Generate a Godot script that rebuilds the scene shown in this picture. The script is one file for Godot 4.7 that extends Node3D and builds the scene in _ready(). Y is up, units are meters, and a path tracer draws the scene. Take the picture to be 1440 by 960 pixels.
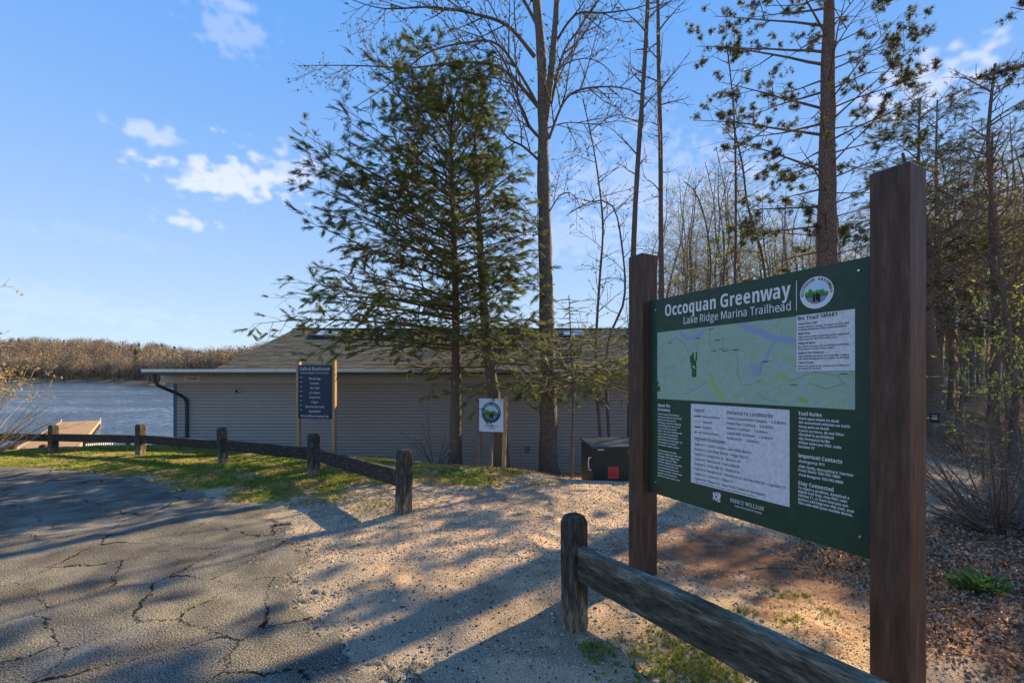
extends Node3D
# A trailhead sign, a rail fence and a boathouse above a lake, on a sunny spring day.
# Units are metres; the camera looks along -z from 1.65 m above the gravel.

const EYE := 1.65
const LAKE := -2.3

# ------------------------------------------------------------------ geometry collectors
class Geo:
	var v := PackedVector3Array()
	var n := PackedVector3Array()
	var c := PackedColorArray()
	var uv := PackedVector2Array()
	var ix := PackedInt32Array()
	var col := Color.WHITE

	func face(p: Array, away: Vector3) -> void:
		var m: Vector3 = (p[1] - p[0]).cross(p[2] - p[0])
		if m.length_squared() < 1e-14:
			return
		m = m.normalized()
		var mid := Vector3.ZERO
		for q in p:
			mid += q
		mid /= p.size()
		var out := m.dot(mid - away) >= 0.0
		if not out:
			m = -m
		var b := v.size()
		for q in p:
			v.append(q); n.append(m); c.append(col)
		for i in range(1, p.size() - 1):
			if out:
				ix.append(b); ix.append(b + i + 1); ix.append(b + i)
			else:
				ix.append(b); ix.append(b + i); ix.append(b + i + 1)

	# a box with chamfered edges
	func box(at: Vector3, size: Vector3, bas := Basis.IDENTITY, ch := 0.0) -> void:
		var h := size * 0.5
		var o := at
		if ch <= 0.0:
			for a in 3:
				for s in [-1.0, 1.0]:
					var e1 := (a + 1) % 3
					var e2 := (a + 2) % 3
					var q := []
					for k in [[-1, -1], [1, -1], [1, 1], [-1, 1]]:
						var w := Vector3.ZERO
						w[a] = s * h[a]; w[e1] = k[0] * h[e1]; w[e2] = k[1] * h[e2]
						q.append(o + bas * w)
					face(q, o)
			return
		var cor := func(sx, sy, sz, a):
			var w := Vector3(sx * (h.x - ch), sy * (h.y - ch), sz * (h.z - ch))
			w[a] = [sx, sy, sz][a] * h[a]
			return o + bas * w
		for a in 3:
			var e1 := (a + 1) % 3
			var e2 := (a + 2) % 3
			for s in [-1, 1]:
				var q := []
				for k in [[-1, -1], [1, -1], [1, 1], [-1, 1]]:
					var g := [0, 0, 0]
					g[a] = s; g[e1] = k[0]; g[e2] = k[1]
					q.append(cor.call(g[0], g[1], g[2], a))
				face(q, o)
			for s1 in [-1, 1]:
				for s2 in [-1, 1]:
					var q := []
					for k in [[-1, e1], [1, e1], [1, e2], [-1, e2]]:
						var g := [0, 0, 0]
						g[a] = k[0]; g[e1] = s1; g[e2] = s2
						q.append(cor.call(g[0], g[1], g[2], k[1]))
					face(q, o)
		for sx in [-1, 1]:
			for sy in [-1, 1]:
				for sz in [-1, 1]:
					face([cor.call(sx, sy, sz, 0), cor.call(sx, sy, sz, 1), cor.call(sx, sy, sz, 2)], o)

	# a smooth tapering tube along a line of points
	func tube(p: PackedVector3Array, r: PackedFloat32Array, sides: int, cap := false) -> void:
		var b := v.size()
		var m := p.size()
		var t := (p[1] - p[0]).normalized()
		var a := t.cross(Vector3(0.31, 0.22, 0.92) if absf(t.z) < 0.8 else Vector3(0.9, 0.3, 0.1)).normalized()
		for i in m:
			t = (p[mini(i + 1, m - 1)] - p[maxi(i - 1, 0)]).normalized()
			a = (a - t * a.dot(t)).normalized()
			var d := t.cross(a)
			for k in sides:
				var g := TAU * k / sides
				var e := a * cos(g) + d * sin(g)
				v.append(p[i] + e * r[i]); n.append(e); c.append(col)
		for i in m - 1:
			for k in sides:
				var k2 := (k + 1) % sides
				var q := b + i * sides
				ix.append(q + k); ix.append(q + sides + k); ix.append(q + k2)
				ix.append(q + k2); ix.append(q + sides + k); ix.append(q + sides + k2)
		if cap:
			var top := []
			for k in sides:
				top.append(v[b + (m - 1) * sides + k])
			face(top, p[m - 2])
			var bot := []
			for k in sides:
				bot.append(v[b + k])
			face(bot, p[1])

	func mesh(mat: Material) -> ArrayMesh:
		var arr := []
		arr.resize(Mesh.ARRAY_MAX)
		arr[Mesh.ARRAY_VERTEX] = v
		arr[Mesh.ARRAY_NORMAL] = n
		arr[Mesh.ARRAY_COLOR] = c
		if uv.size() == v.size():
			arr[Mesh.ARRAY_TEX_UV] = uv
		arr[Mesh.ARRAY_INDEX] = ix
		var am := ArrayMesh.new()
		am.add_surface_from_arrays(Mesh.PRIMITIVE_TRIANGLES, arr)
		am.surface_set_material(0, mat)
		return am

# ------------------------------------------------------------------ nodes
func thing(called: String, label: String, category: String, at: Vector3, group := "") -> Node3D:
	var o := Node3D.new()
	o.name = called
	add_child(o, true)
	o.position = at
	tag(o, label, category, group)
	return o

func tag(o: Node, label := "", category := "", group := "", kind := "") -> void:
	if label: o.set_meta("label", label)
	if category: o.set_meta("category", category)
	if group: o.set_meta("group", group)
	if kind: o.set_meta("kind", kind)

func obj(called: String, mesh: Mesh, parent: Node = self) -> MeshInstance3D:
	var o := MeshInstance3D.new()
	o.name = called
	o.mesh = mesh
	parent.add_child(o, true)
	return o

func part(called: String, g: Geo, mat: Material, parent: Node) -> MeshInstance3D:
	return obj(called, g.mesh(mat), parent)

func many(called: String, mesh: Mesh, xf: Array, cols: Array, parent: Node = self) -> MultiMeshInstance3D:
	var mm := MultiMesh.new()
	mm.transform_format = MultiMesh.TRANSFORM_3D
	mm.use_colors = cols.size() == xf.size()
	mm.mesh = mesh
	mm.instance_count = xf.size()
	for i in xf.size():
		mm.set_instance_transform(i, xf[i])
		if mm.use_colors:
			mm.set_instance_color(i, cols[i])
	var o := MultiMeshInstance3D.new()
	o.name = called
	o.multimesh = mm
	parent.add_child(o, true)
	o.set_meta("kind", "stuff")
	return o

# a point at a known depth in front of where the photographer stood
func spot(x: float, y: float, depth: float) -> Vector3:
	return Vector3((x - 720.0) / 640.0 * depth, EYE - (y - 530.0) / 640.0 * depth, -depth)

# ------------------------------------------------------------------ materials
var M := {}

func ramp(stops: Array) -> Gradient:
	var g := Gradient.new()
	var o := PackedFloat32Array()
	var cs := PackedColorArray()
	for s in stops:
		o.append(s[0]); cs.append(Color(s[1], s[2], s[3]).linear_to_srgb())
	g.offsets = o
	g.colors = cs
	return g

func noise(seed_: int, freq: float, oct := 5, type := FastNoiseLite.TYPE_SIMPLEX_SMOOTH) -> FastNoiseLite:
	var n := FastNoiseLite.new()
	n.seed = seed_
	n.frequency = freq
	n.noise_type = type
	n.fractal_octaves = oct
	return n

func ntex(seed_: int, freq: float, stops: Array, size := 512, oct := 5) -> NoiseTexture2D:
	var t := NoiseTexture2D.new()
	t.width = size; t.height = size
	t.seamless = true
	t.generate_mipmaps = false
	t.noise = noise(seed_, freq, oct)
	if stops.size():
		t.color_ramp = ramp(stops)
	return t

func mat(rough := 0.85, color := Color.WHITE) -> StandardMaterial3D:
	var m := StandardMaterial3D.new()
	m.roughness = rough
	m.albedo_color = color.linear_to_srgb() if color != Color.WHITE else color
	m.metallic_specular = 0.4
	return m

# noise laid on three planes of the object; stretch gives the grain
func grain(seed_: int, stops: Array, stretch: Vector3, rough := 0.85, relief := 0.0, freq := 0.02, size := 512, fibre := Vector3.ZERO, least := .10) -> StandardMaterial3D:
	var m := mat(rough)
	m.albedo_texture = ntex(seed_, freq, stops, size)
	m.uv1_triplanar = true
	m.uv1_scale = stretch
	if relief > 0.0:
		m.heightmap_enabled = true
		m.heightmap_texture = ntex(seed_, freq, [], size)
		m.heightmap_scale = relief
	if fibre != Vector3.ZERO:
		m.detail_enabled = true
		m.detail_blend_mode = BaseMaterial3D.BLEND_MODE_MUL
		m.detail_albedo = ntex(seed_ + 500, .03, [[0.0, least, least, least], [0.30, lerpf(least, 1.0, .28), lerpf(least, 1.0, .27), lerpf(least, 1.0, .26)], [0.42, .85, .84, .82], [0.6, .95, .94, .92], [1.0, 1.0, 1.0, 1.0]], 512, 5)
		m.detail_uv_layer = BaseMaterial3D.DETAIL_UV_2
		m.uv2_triplanar = true
		m.uv2_scale = fibre
	return m

func leafy(back := 0.6, rough := 0.6) -> StandardMaterial3D:
	var m := mat(rough)
	m.vertex_color_use_as_albedo = true
	m.cull_mode = BaseMaterial3D.CULL_DISABLED
	m.backlight_enabled = back > 0.0
	m.backlight = Color(back, back, back)
	return m

func make_materials() -> void:
	M.bark_grey = grain(11, [[0.0, .035, .028, .022], [0.4, .125, .102, .08], [0.65, .20, .172, .14], [1.0, .32, .285, .24]], Vector3(3.2, .55, 3.2), .95, 2.2, .03)
	M.bark_brown = grain(12, [[0.0, .03, .023, .018], [0.4, .125, .092, .068], [0.7, .21, .16, .125], [1.0, .30, .24, .19]], Vector3(3.4, .7, 3.4), .95, 2.2, .03)
	M.bark_pine = grain(13, [[0.0, .04, .03, .022], [0.4, .15, .105, .078], [0.7, .26, .185, .135], [1.0, .36, .27, .21]], Vector3(2.0, .6, 2.0), .95, 3.0, .03)
	M.twig = mat(.9, Color(.15, .112, .085))
	M.twig_pale = mat(.9, Color(.34, .25, .15))
	M.sign_post = grain(21, [[0.0, .055, .029, .017], [0.4, .085, .046, .029], [0.7, .102, .057, .037], [1.0, .15, .095, .066]], Vector3(1.6, .22, 1.6), .6, .12, .02, 512, Vector3(6.0, .35, 6.0), .62)
	M.weathered_post = grain(22, [[0.0, .11, .10, .085], [0.45, .20, .182, .155], [0.65, .30, .275, .235], [0.8, .46, .43, .38], [1.0, .85, .80, .72]], Vector3(1.6, .5, 1.6), .9, .25, .02, 512, Vector3(7.0, .7, 7.0))
	M.weathered_post.vertex_color_use_as_albedo = true
	M.weathered_rail = grain(23, [[0.0, .12, .105, .08], [0.4, .20, .178, .135], [0.58, .27, .245, .19], [0.74, .38, .35, .29], [1.0, .70, .66, .58]], Vector3(.32, 1.8, 1.8), .9, .25, .02, 512, Vector3(.8, 7.0, 7.0))
	M.weathered_rail.vertex_color_use_as_albedo = true
	M.far_rail = grain(24, [[0.0, .022, .019, .015], [0.5, .045, .038, .030], [0.75, .08, .068, .055], [1.0, .20, .18, .15]], Vector3(.6, 2.0, 2.0), .9, .25, .02, 512, Vector3(.8, 7.0, 7.0))
	M.panel = grain(31, [[0.0, .019, .050, .028], [0.6, .024, .058, .033], [1.0, .034, .070, .043]], Vector3(.9, .9, .9), .42, 0.0, .02)
	M.ink_white = mat(.5, Color(.72, .74, .72))
	M.ink_black = mat(.6, Color(.035, .035, .04))
	M.paper = grain(33, [[0.0, .44, .46, .47], [0.25, .58, .60, .61], [0.6, .66, .67, .68], [1.0, .72, .72, .73]], Vector3(2.5, 2.5, 2.5), .5, 0.0, .02)
	M.steel = mat(.35, Color(.6, .6, .6))
	M.steel.metallic = .9
	M.siding = grain(41, [[0.0, .335, .298, .265], [1.0, .39, .345, .305]], Vector3(.2, 1.0, 1.0), .7, 0.0, .02)
	M.trim_grey = mat(.6, Color(.44, .425, .41))
	M.trim_pale = grain(42, [[0.0, .50, .40, .28], [0.4, .78, .68, .52], [1.0, .86, .78, .62]], Vector3(.6, 1.0, 1.0), .6, 0.0, .02)
	M.gutter = mat(.4, Color(.045, .055, .065))
	M.teal = mat(.55, Color(.05, .13, .17))
	M.shingle = mat(.95)
	M.shingle.vertex_color_use_as_albedo = true
	M.shingle.albedo_texture = ntex(43, .06, [[0.0, .6, .6, .6], [1.0, 1.0, 1.0, 1.0]], 256)
	M.shingle.uv1_triplanar = true
	M.skylight_glass = mat(.06, Color(.25, .33, .4))
	M.pine_timber = grain(51, [[0.0, .30, .17, .08], [0.5, .46, .29, .15], [1.0, .56, .38, .22]], Vector3(3.0, .3, 3.0), .8, .2, .03)
	M.grey_timber = grain(52, [[0.0, .10, .075, .055], [0.5, .19, .15, .115], [1.0, .27, .22, .17]], Vector3(3.0, .3, 3.0), .85, .3, .03)
	M.navy = mat(.45, Color(.016, .034, .075))
	M.white_board = mat(.5, Color(.66, .70, .76))
	M.box_green = grain(53, [[0.0, .016, .02, .016], [1.0, .028, .032, .026]], Vector3(.8, .8, .8), .5, 0.0, .02)
	M.box_top = mat(.3, Color(.05, .062, .056))
	M.box_top.metallic = .25
	M.label_red = mat(.5, Color(.60, .045, .035))
	M.label_white = mat(.5, Color(.68, .68, .66))
	M.deck = grain(54, [[0.0, .22, .135, .065], [0.5, .31, .195, .10], [1.0, .38, .25, .14]], Vector3(1.0, 1.0, .2), .8, 0.0, .02)
	M.red_cap = mat(.6, Color(.09, .02, .022))
	M.concrete = grain(55, [[0.0, .28, .27, .25], [1.0, .42, .41, .39]], Vector3(1, 1, 1), .9, .3, .02)
	M.needle = leafy(.9, .6)
	M.leaf = leafy(.9, .6)
	M.litter = leafy(.35, .75)
	M.grass = leafy(.8, .6)
	M.straw = leafy(0.0, .8)
	M.stone = mat(.9)
	M.stone.vertex_color_use_as_albedo = true
	M.far_tree = leafy(.5, .9)
	var w := mat(.09, Color(.012, .03, .06))
	w.metallic_specular = .55
	var nt := NoiseTexture2D.new()
	nt.width = 512; nt.height = 512; nt.seamless = true; nt.as_normal_map = true; nt.bump_strength = 6.0
	nt.noise = noise(61, .02, 4)
	w.normal_enabled = true
	w.normal_texture = nt
	w.normal_scale = 1.0
	w.uv1_triplanar = true
	w.uv1_world_triplanar = true
	w.uv1_scale = Vector3(.10, .10, .26)
	M.water = w
	var gm := mat(.95)
	gm.vertex_color_use_as_albedo = true
	gm.albedo_texture = ntex(71, .05, [[0.0, .20, .18, .165], [0.30, .46, .43, .40], [0.42, .74, .715, .69], [0.6, .92, .90, .87], [1.0, 1.0, .98, .95]], 1024, 6)
	gm.uv1_triplanar = true
	gm.uv1_world_triplanar = true
	gm.uv1_scale = Vector3(1.3, 1.3, 1.3)
	gm.heightmap_enabled = true
	gm.heightmap_texture = ntex(71, .05, [], 1024, 6)
	gm.heightmap_scale = .8
	gm.metallic_specular = .2
	M.ground = gm
	var hm := mat(.95)
	hm.vertex_color_use_as_albedo = true
	M.hill = hm

# ------------------------------------------------------------------ the lie of the land (x to the right, z forward)
var bumps := noise(5, .35, 4)
var fine := noise(6, 2.2, 4)
var patchy := noise(7, .55, 4)

func along(tab: Array, k: float) -> float:
	if k <= tab[0][0]: return tab[0][1]
	for i in range(1, tab.size()):
		if k <= tab[i][0]:
			var f: float = (k - tab[i - 1][0]) / (tab[i][0] - tab[i - 1][0])
			return lerpf(tab[i - 1][1], tab[i][1], f)
	return tab[-1][1]

const CREST := [[-30.0, 11.0], [-16.0, 12.2], [-11.6, 13.0], [-9.4, 12.6], [-6.7, 10.8], [-4.4, 9.7], [-1.85, 8.3], [-.5, 7.9], [1.0, 7.3], [3.0, 7.1], [7.0, 7.6]]
const LOT_EDGE := [[-4.0, .5], [.5, .02], [1.5, -.3], [2.456, -.62], [2.854, -.95], [3.52, -1.5], [4.31, -1.98], [5.0, -2.4], [5.75, -3.0], [6.2, -3.8], [7.3, -5.4], [8.5, -7.6], [9.1, -9.4], [9.6, -12.0], [9.9, -40.0]]

func lie(x: float, z: float) -> float:
	var h := -.024 * maxf(0.0, -x - 2.0)
	h -= .085 * smoothstep(3.0, 4.2, z) * smoothstep(.2, 1.0, x)
	var d := z - along(CREST, x)
	h -= .10 * smoothstep(-5.0, -7.0, x) * smoothstep(-1.9, -.1, d)
	if d > 0.0:
		var s := lerpf(.2, .37, smoothstep(-6.5, -10.5, x)) * (1.0 - smoothstep(3.5, 8.5, x))
		h -= s * d * d / (d + .45)
	h = maxf(h, -3.5)
	var r := smoothstep(5.0, 10.0, x)
	if r > 0.0:
		h += r * (.13 * maxf(0.0, z - 13.0) * (1.0 - .35 * smoothstep(30.0, 70.0, z)) + .05 * maxf(0.0, x - 11.0))
	return h

func gh(x: float, z: float) -> float:
	return lie(x, z) + bumps.get_noise_2d(x * 1.7, z * 1.7) * .035 + fine.get_noise_2d(x, z) * .012

func lot_depth(x: float, z: float) -> float:
	var d := (along(LOT_EDGE, z) - x) * .72
	return d + bumps.get_noise_2d(x * 3.0 + 40.0, z * 3.0) * .24 + fine.get_noise_2d(x * 2.6, z * 2.6 + 9.0) * .22 + fine.get_noise_2d(x * 7.0 + 5.0, z * 7.0) * .10

func grassy(x: float, z: float) -> float:
	var edge := along(LOT_EDGE, z) - x
	var g := smoothstep(.25, -.55, edge) * smoothstep(-1.6, -3.4, x - (z - 7.0) * .25)
	g = maxf(g, smoothstep(6.4, 7.4, z) * smoothstep(1.0, -.6, x) * .8)
	g *= smoothstep(5.6, 6.8, z + maxf(0.0, -x - 3.0) * .3)
	var n := patchy.get_noise_2d(x * 1.3, z * 1.3 + 30.0)
	return clampf(g * smoothstep(-.42, .12, n + (g - .55) * .5), 0.0, 1.0)

func litter(x: float, z: float) -> float:
	var path := absf(z - along([[2.0, 5.0], [5.0, 6.2], [8.0, 8.4], [9.6, 11.6], [11.0, 15.0], [15, 22]], x))
	var n := patchy.get_noise_2d(x * .9 + 80.0, z * .9)
	var bare := smoothstep(3.7, 2.9, z + n * .8) * smoothstep(4.6, 3.6, x)
	var l := (1.0 - bare * .8) * smoothstep(2.35, 3.3, x + n * .7 - .15 * (z - 3.0)) * lerpf(smoothstep(.55, 1.25, path + n * .4), 1.0, smoothstep(5.2, 2.5, z) * smoothstep(2.4, 3.2, x))
	if x > 7.0:
		l = maxf(l, smoothstep(.7, 1.4, path))
	l = maxf(l, smoothstep(8.3, 9.2, z + n) * smoothstep(-.6, .8, x) * smoothstep(9.0, 6.0, x))
	return clampf(l, 0.0, 1.0)

func reddish(x: float, z: float) -> float:
	var n := patchy.get_noise_2d(x * 1.4 - 20.0, z * 1.4)
	return maxf(smoothstep(1.25, .2, Vector2((x - 2.45) / 1.25, (z - 4.15) / 1.0).length() + n * .7), .9 * smoothstep(1.2, .3, Vector2((x - 3.2) / 1.0, (z - 2.9) / .6).length() + n * .6))

func soil(x: float, z: float) -> Color:
	var n1 := patchy.get_noise_2d(x, z)
	var n2 := bumps.get_noise_2d(x * 5.0, z * 5.0)
	var c := Color(.62, .445, .305).lerp(Color(.37, .28, .20), smoothstep(-.3, .4, n1 * .8 + n2 * .7 + fine.get_noise_2d(x * 2.2, z * 2.2) * .5))
	var tan_ := smoothstep(1.1, .3, Vector2((x - 1.55) / 1.1, (z - 2.95) / .8).length() + n1 * .4)
	c = c.lerp(Color(.74, .52, .27), tan_ * .85)
	c = c.lerp(Color(.52, .30, .18), reddish(x, z) * clampf(.32 + 1.1 * n2 + .8 * fine.get_noise_2d(x * 2.0, z * 2.0), 0.0, .8))
	c = c.lerp(Color(.30, .18, .105), litter(x, z) * .85)
	if x > 6.0 and z > 11.0:
		c = c.lerp(Color(.52, .28, .14).lerp(Color(.21, .13, .08), smoothstep(-.25, .3, bumps.get_noise_2d(x * 4.0, z * 4.0) + n1 * .4)), smoothstep(11.0, 14.0, z) * litter(x, z))
	var g := grassy(x, z)
	c = c.lerp(Color(.46, .34, .15).lerp(Color(.26, .28, .07), smoothstep(-.2, .3, n2 + n1)), smoothstep(.03, .5, g))
	# grey asphalt grit spread over the edge of the lot
	var d := lot_depth(x, z)
	c = c.lerp(Color(.38, .325, .26), .75 * smoothstep(-.75, -.05, d + n2 * .5) * (1.0 - g))
	return c

func steps(stops: Array) -> PackedFloat32Array:
	# [from, to, step] runs joined into one list of grid lines
	var o := PackedFloat32Array()
	for s in stops:
		var k: float = s[0]
		while k < s[1] - 1e-4:
			o.append(k)
			k += s[2]
	o.append(stops[-1][1])
	return o

func sheet(xs: PackedFloat32Array, zs: PackedFloat32Array, height: Callable, tint: Callable, keep: Callable) -> Geo:
	var g := Geo.new()
	var nx := xs.size()
	var nz := zs.size()
	g.v.resize(nx * nz); g.n.resize(nx * nz); g.c.resize(nx * nz)
	var hs := PackedFloat32Array()
	hs.resize(nx * nz)
	for j in nz:
		for i in nx:
			hs[j * nx + i] = height.call(xs[i], zs[j])
	for j in nz:
		for i in nx:
			var k := j * nx + i
			var i0 := maxi(i - 1, 0); var i1 := mini(i + 1, nx - 1)
			var j0 := maxi(j - 1, 0); var j1 := mini(j + 1, nz - 1)
			var sx := (hs[j * nx + i1] - hs[j * nx + i0]) / (xs[i1] - xs[i0])
			var sz := (hs[j1 * nx + i] - hs[j0 * nx + i]) / (zs[j1] - zs[j0])
			g.v[k] = Vector3(xs[i], hs[k], -zs[j])
			g.n[k] = Vector3(-sx, 1.0, sz).normalized()
			g.c[k] = tint.call(xs[i], zs[j])
	for j in nz - 1:
		for i in nx - 1:
			if not keep.call(xs[i], zs[j]):
				continue
			var k := j * nx + i
			g.ix.append(k); g.ix.append(k + nx); g.ix.append(k + 1)
			g.ix.append(k + 1); g.ix.append(k + nx); g.ix.append(k + nx + 1)
	return g

func always(_x: float, _z: float) -> bool:
	return true

func make_ground() -> void:
	var xs := steps([[-70, -20, 5.0], [-20, -13, .5], [-13, -7, .16], [-7, -3.2, .06], [-3.2, 4.0, .03], [4.0, 7.0, .07], [7.0, 14.0, .25], [14, 30, 1.0], [30, 130, 5.0]])
	var zs := steps([[-40, -6, 4.0], [-6, 1.5, .5], [1.5, 2.1, .08], [2.1, 5.5, .03], [5.5, 8.5, .06], [8.5, 13.5, .14], [13.5, 20, .5], [20, 40, 1.5], [40, 130, 5.0]])
	var g := sheet(xs, zs, gh, soil, always)
	tag(obj("ground", g.mesh(M.ground)), "gravelly tan dirt with grass and leaf litter around the sign", "", "", "structure")

func make_lot() -> void:
	# old asphalt: speckled aggregate with a net of cracks; computed picture of its surface, 8.2 m across
	var side := 2048
	var speck := noise(81, .36, 2).get_image(side, side, false, false, true).get_data()
	var blot := noise(82, .006, 4).get_image(side, side, false, false, true).get_data()
	var warp := noise(83, .0060, 2, FastNoiseLite.TYPE_CELLULAR)
	warp.cellular_return_type = FastNoiseLite.RETURN_DISTANCE2_SUB
	warp.fractal_type = FastNoiseLite.FRACTAL_NONE
	warp.domain_warp_enabled = true
	warp.domain_warp_amplitude = 46.0
	warp.domain_warp_frequency = .012
	warp.domain_warp_fractal_octaves = 4
	var crack := warp.get_image(side, side, false, false, false).get_data()
	var where := noise(84, .0035, 2).get_image(side, side, false, false, true).get_data()
	var px := PackedByteArray()
	px.resize(side * side * 3)
	var hi := PackedByteArray()
	hi.resize(side * side)
	var lo_c := 255
	for i in range(0, crack.size(), 37):
		lo_c = mini(lo_c, crack[i])
	for i in side * side:
		var s := speck[i]
		var k := 106 + ((s - 128) * 110 >> 7) + ((blot[i] - 128) * 26 >> 7)
		var e := crack[i] - lo_c
		var wd := 1 + (where[i] - 88) / 40
		if e < wd:
			k = k * (26 + e * 40 / maxi(wd, 1)) / 100
			hi[i] = 20
		else:
			hi[i] = clampi(110 + (s - 128) / 2, 0, 255)
		k = clampi(k, 6, 250)
		px[i * 3] = k
		px[i * 3 + 1] = k * 96 / 100
		px[i * 3 + 2] = k * 89 / 100
	var m := mat(.9)
	m.metallic_specular = .15
	m.albedo_texture = ImageTexture.create_from_image(Image.create_from_data(side, side, false, Image.FORMAT_RGB8, px))
	m.heightmap_enabled = true
	m.heightmap_texture = ImageTexture.create_from_image(Image.create_from_data(side, side, false, Image.FORMAT_L8, hi))
	m.heightmap_scale = .6
	m.vertex_color_use_as_albedo = true
	m.albedo_color = Color(1, 1, 1)
	M.asphalt = m
	var xs := steps([[-40, -14, .6], [-14, -8, .2], [-8, -4.5, .08], [-4.5, -.2, .03], [-.2, 1.2, .1]])
	var zs := steps([[-12, 1.4, .6], [1.4, 2.1, .08], [2.1, 5.4, .03], [5.4, 10.4, .06]])
	var h := func(x, z):
		return gh(x, z) + lerpf(-.03, .014, smoothstep(-.05, .08, lot_depth(x, z))) + .05 * smoothstep(1.6, 3.2, lot_depth(x, z)) * smoothstep(2.2, 1.2, z)
	var t := func(x, z):
		var n := patchy.get_noise_2d(x * .8 + 7.0, z * .8)
		var edge := smoothstep(.5, .0, lot_depth(x, z))
		return Color(1.0, .97, .92).lerp(Color(.76, .75, .74), smoothstep(-.3, .35, n)).lerp(Color(1.0, .93, .83), edge * smoothstep(-.1, .3, fine.get_noise_2d(x * 3.0, z * 3.0)))
	var g := sheet(xs, zs, h, t, func(x, z): return lot_depth(x, z) > -.3)
	g.uv.resize(g.v.size())
	for i in g.v.size():
		g.uv[i] = Vector2((g.v[i].x + 7.4) / 8.2, (g.v[i].z + 9.6) / 8.2)
	tag(obj("parking_lot", g.mesh(m)), "old cracked grey asphalt with a crumbling edge", "", "", "structure")

func make_lake() -> void:
	var ripple := noise(62, 1.0, 3)
	var xs := steps([[-1400, -400, 100.0], [-400, -80, 4.0], [-80, -10, .5], [-10, 900, 70.0]])
	var zs := steps([[-8, 16, 8.0], [16, 60, .3], [60, 130, .8], [130, 350, 2.0], [350, 900, 100.0]])
	var h := func(x, z):
		var far := smoothstep(20.0, 200.0, z)
		var f := lerpf(1.3, .2, far)
		var gust := .12 + 1.1 * smoothstep(-.25, .3, patchy.get_noise_2d(x * .02, z * .07))
		return LAKE + ripple.get_noise_2d(x * f * .45, z * f) * lerpf(.036, .24, far) * gust
	var g := sheet(xs, zs, h, func(_x, _z): return Color.WHITE, always)
	tag(obj("lake", g.mesh(M.water)), "rippled blue lake beyond the boathouse", "", "", "structure")

# ------------------------------------------------------------------ the far shore
const SHORE := [[-900.0, 330.0], [-420.0, 338.0], [-290.0, 345.0], [-250.0, 330.0], [-215.0, 268.0], [-196.0, 226.0], [-150.0, 212.0], [-100.0, 190.0], [0.0, 165.0], [120.0, 150.0], [600.0, 160.0]]

func far_lie(x: float, z: float) -> float:
	var d := z - along(SHORE, x) + bumps.get_noise_2d(x * .12, z * .05) * 9.0
	if d < 0.0:
		return LAKE - 1.2
	var top := lerpf(21.0, 1.5, smoothstep(-390.0, -205.0, x)) + bumps.get_noise_2d(x * .02, 3.0) * 4.0
	if x > -200.0:
		top = lerpf(1.5, 13.0, smoothstep(-178.0, -110.0, x))
	return LAKE + 2.0 * smoothstep(0.0, 6.0, d) + top * smoothstep(0.0, 85.0, d)

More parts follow.
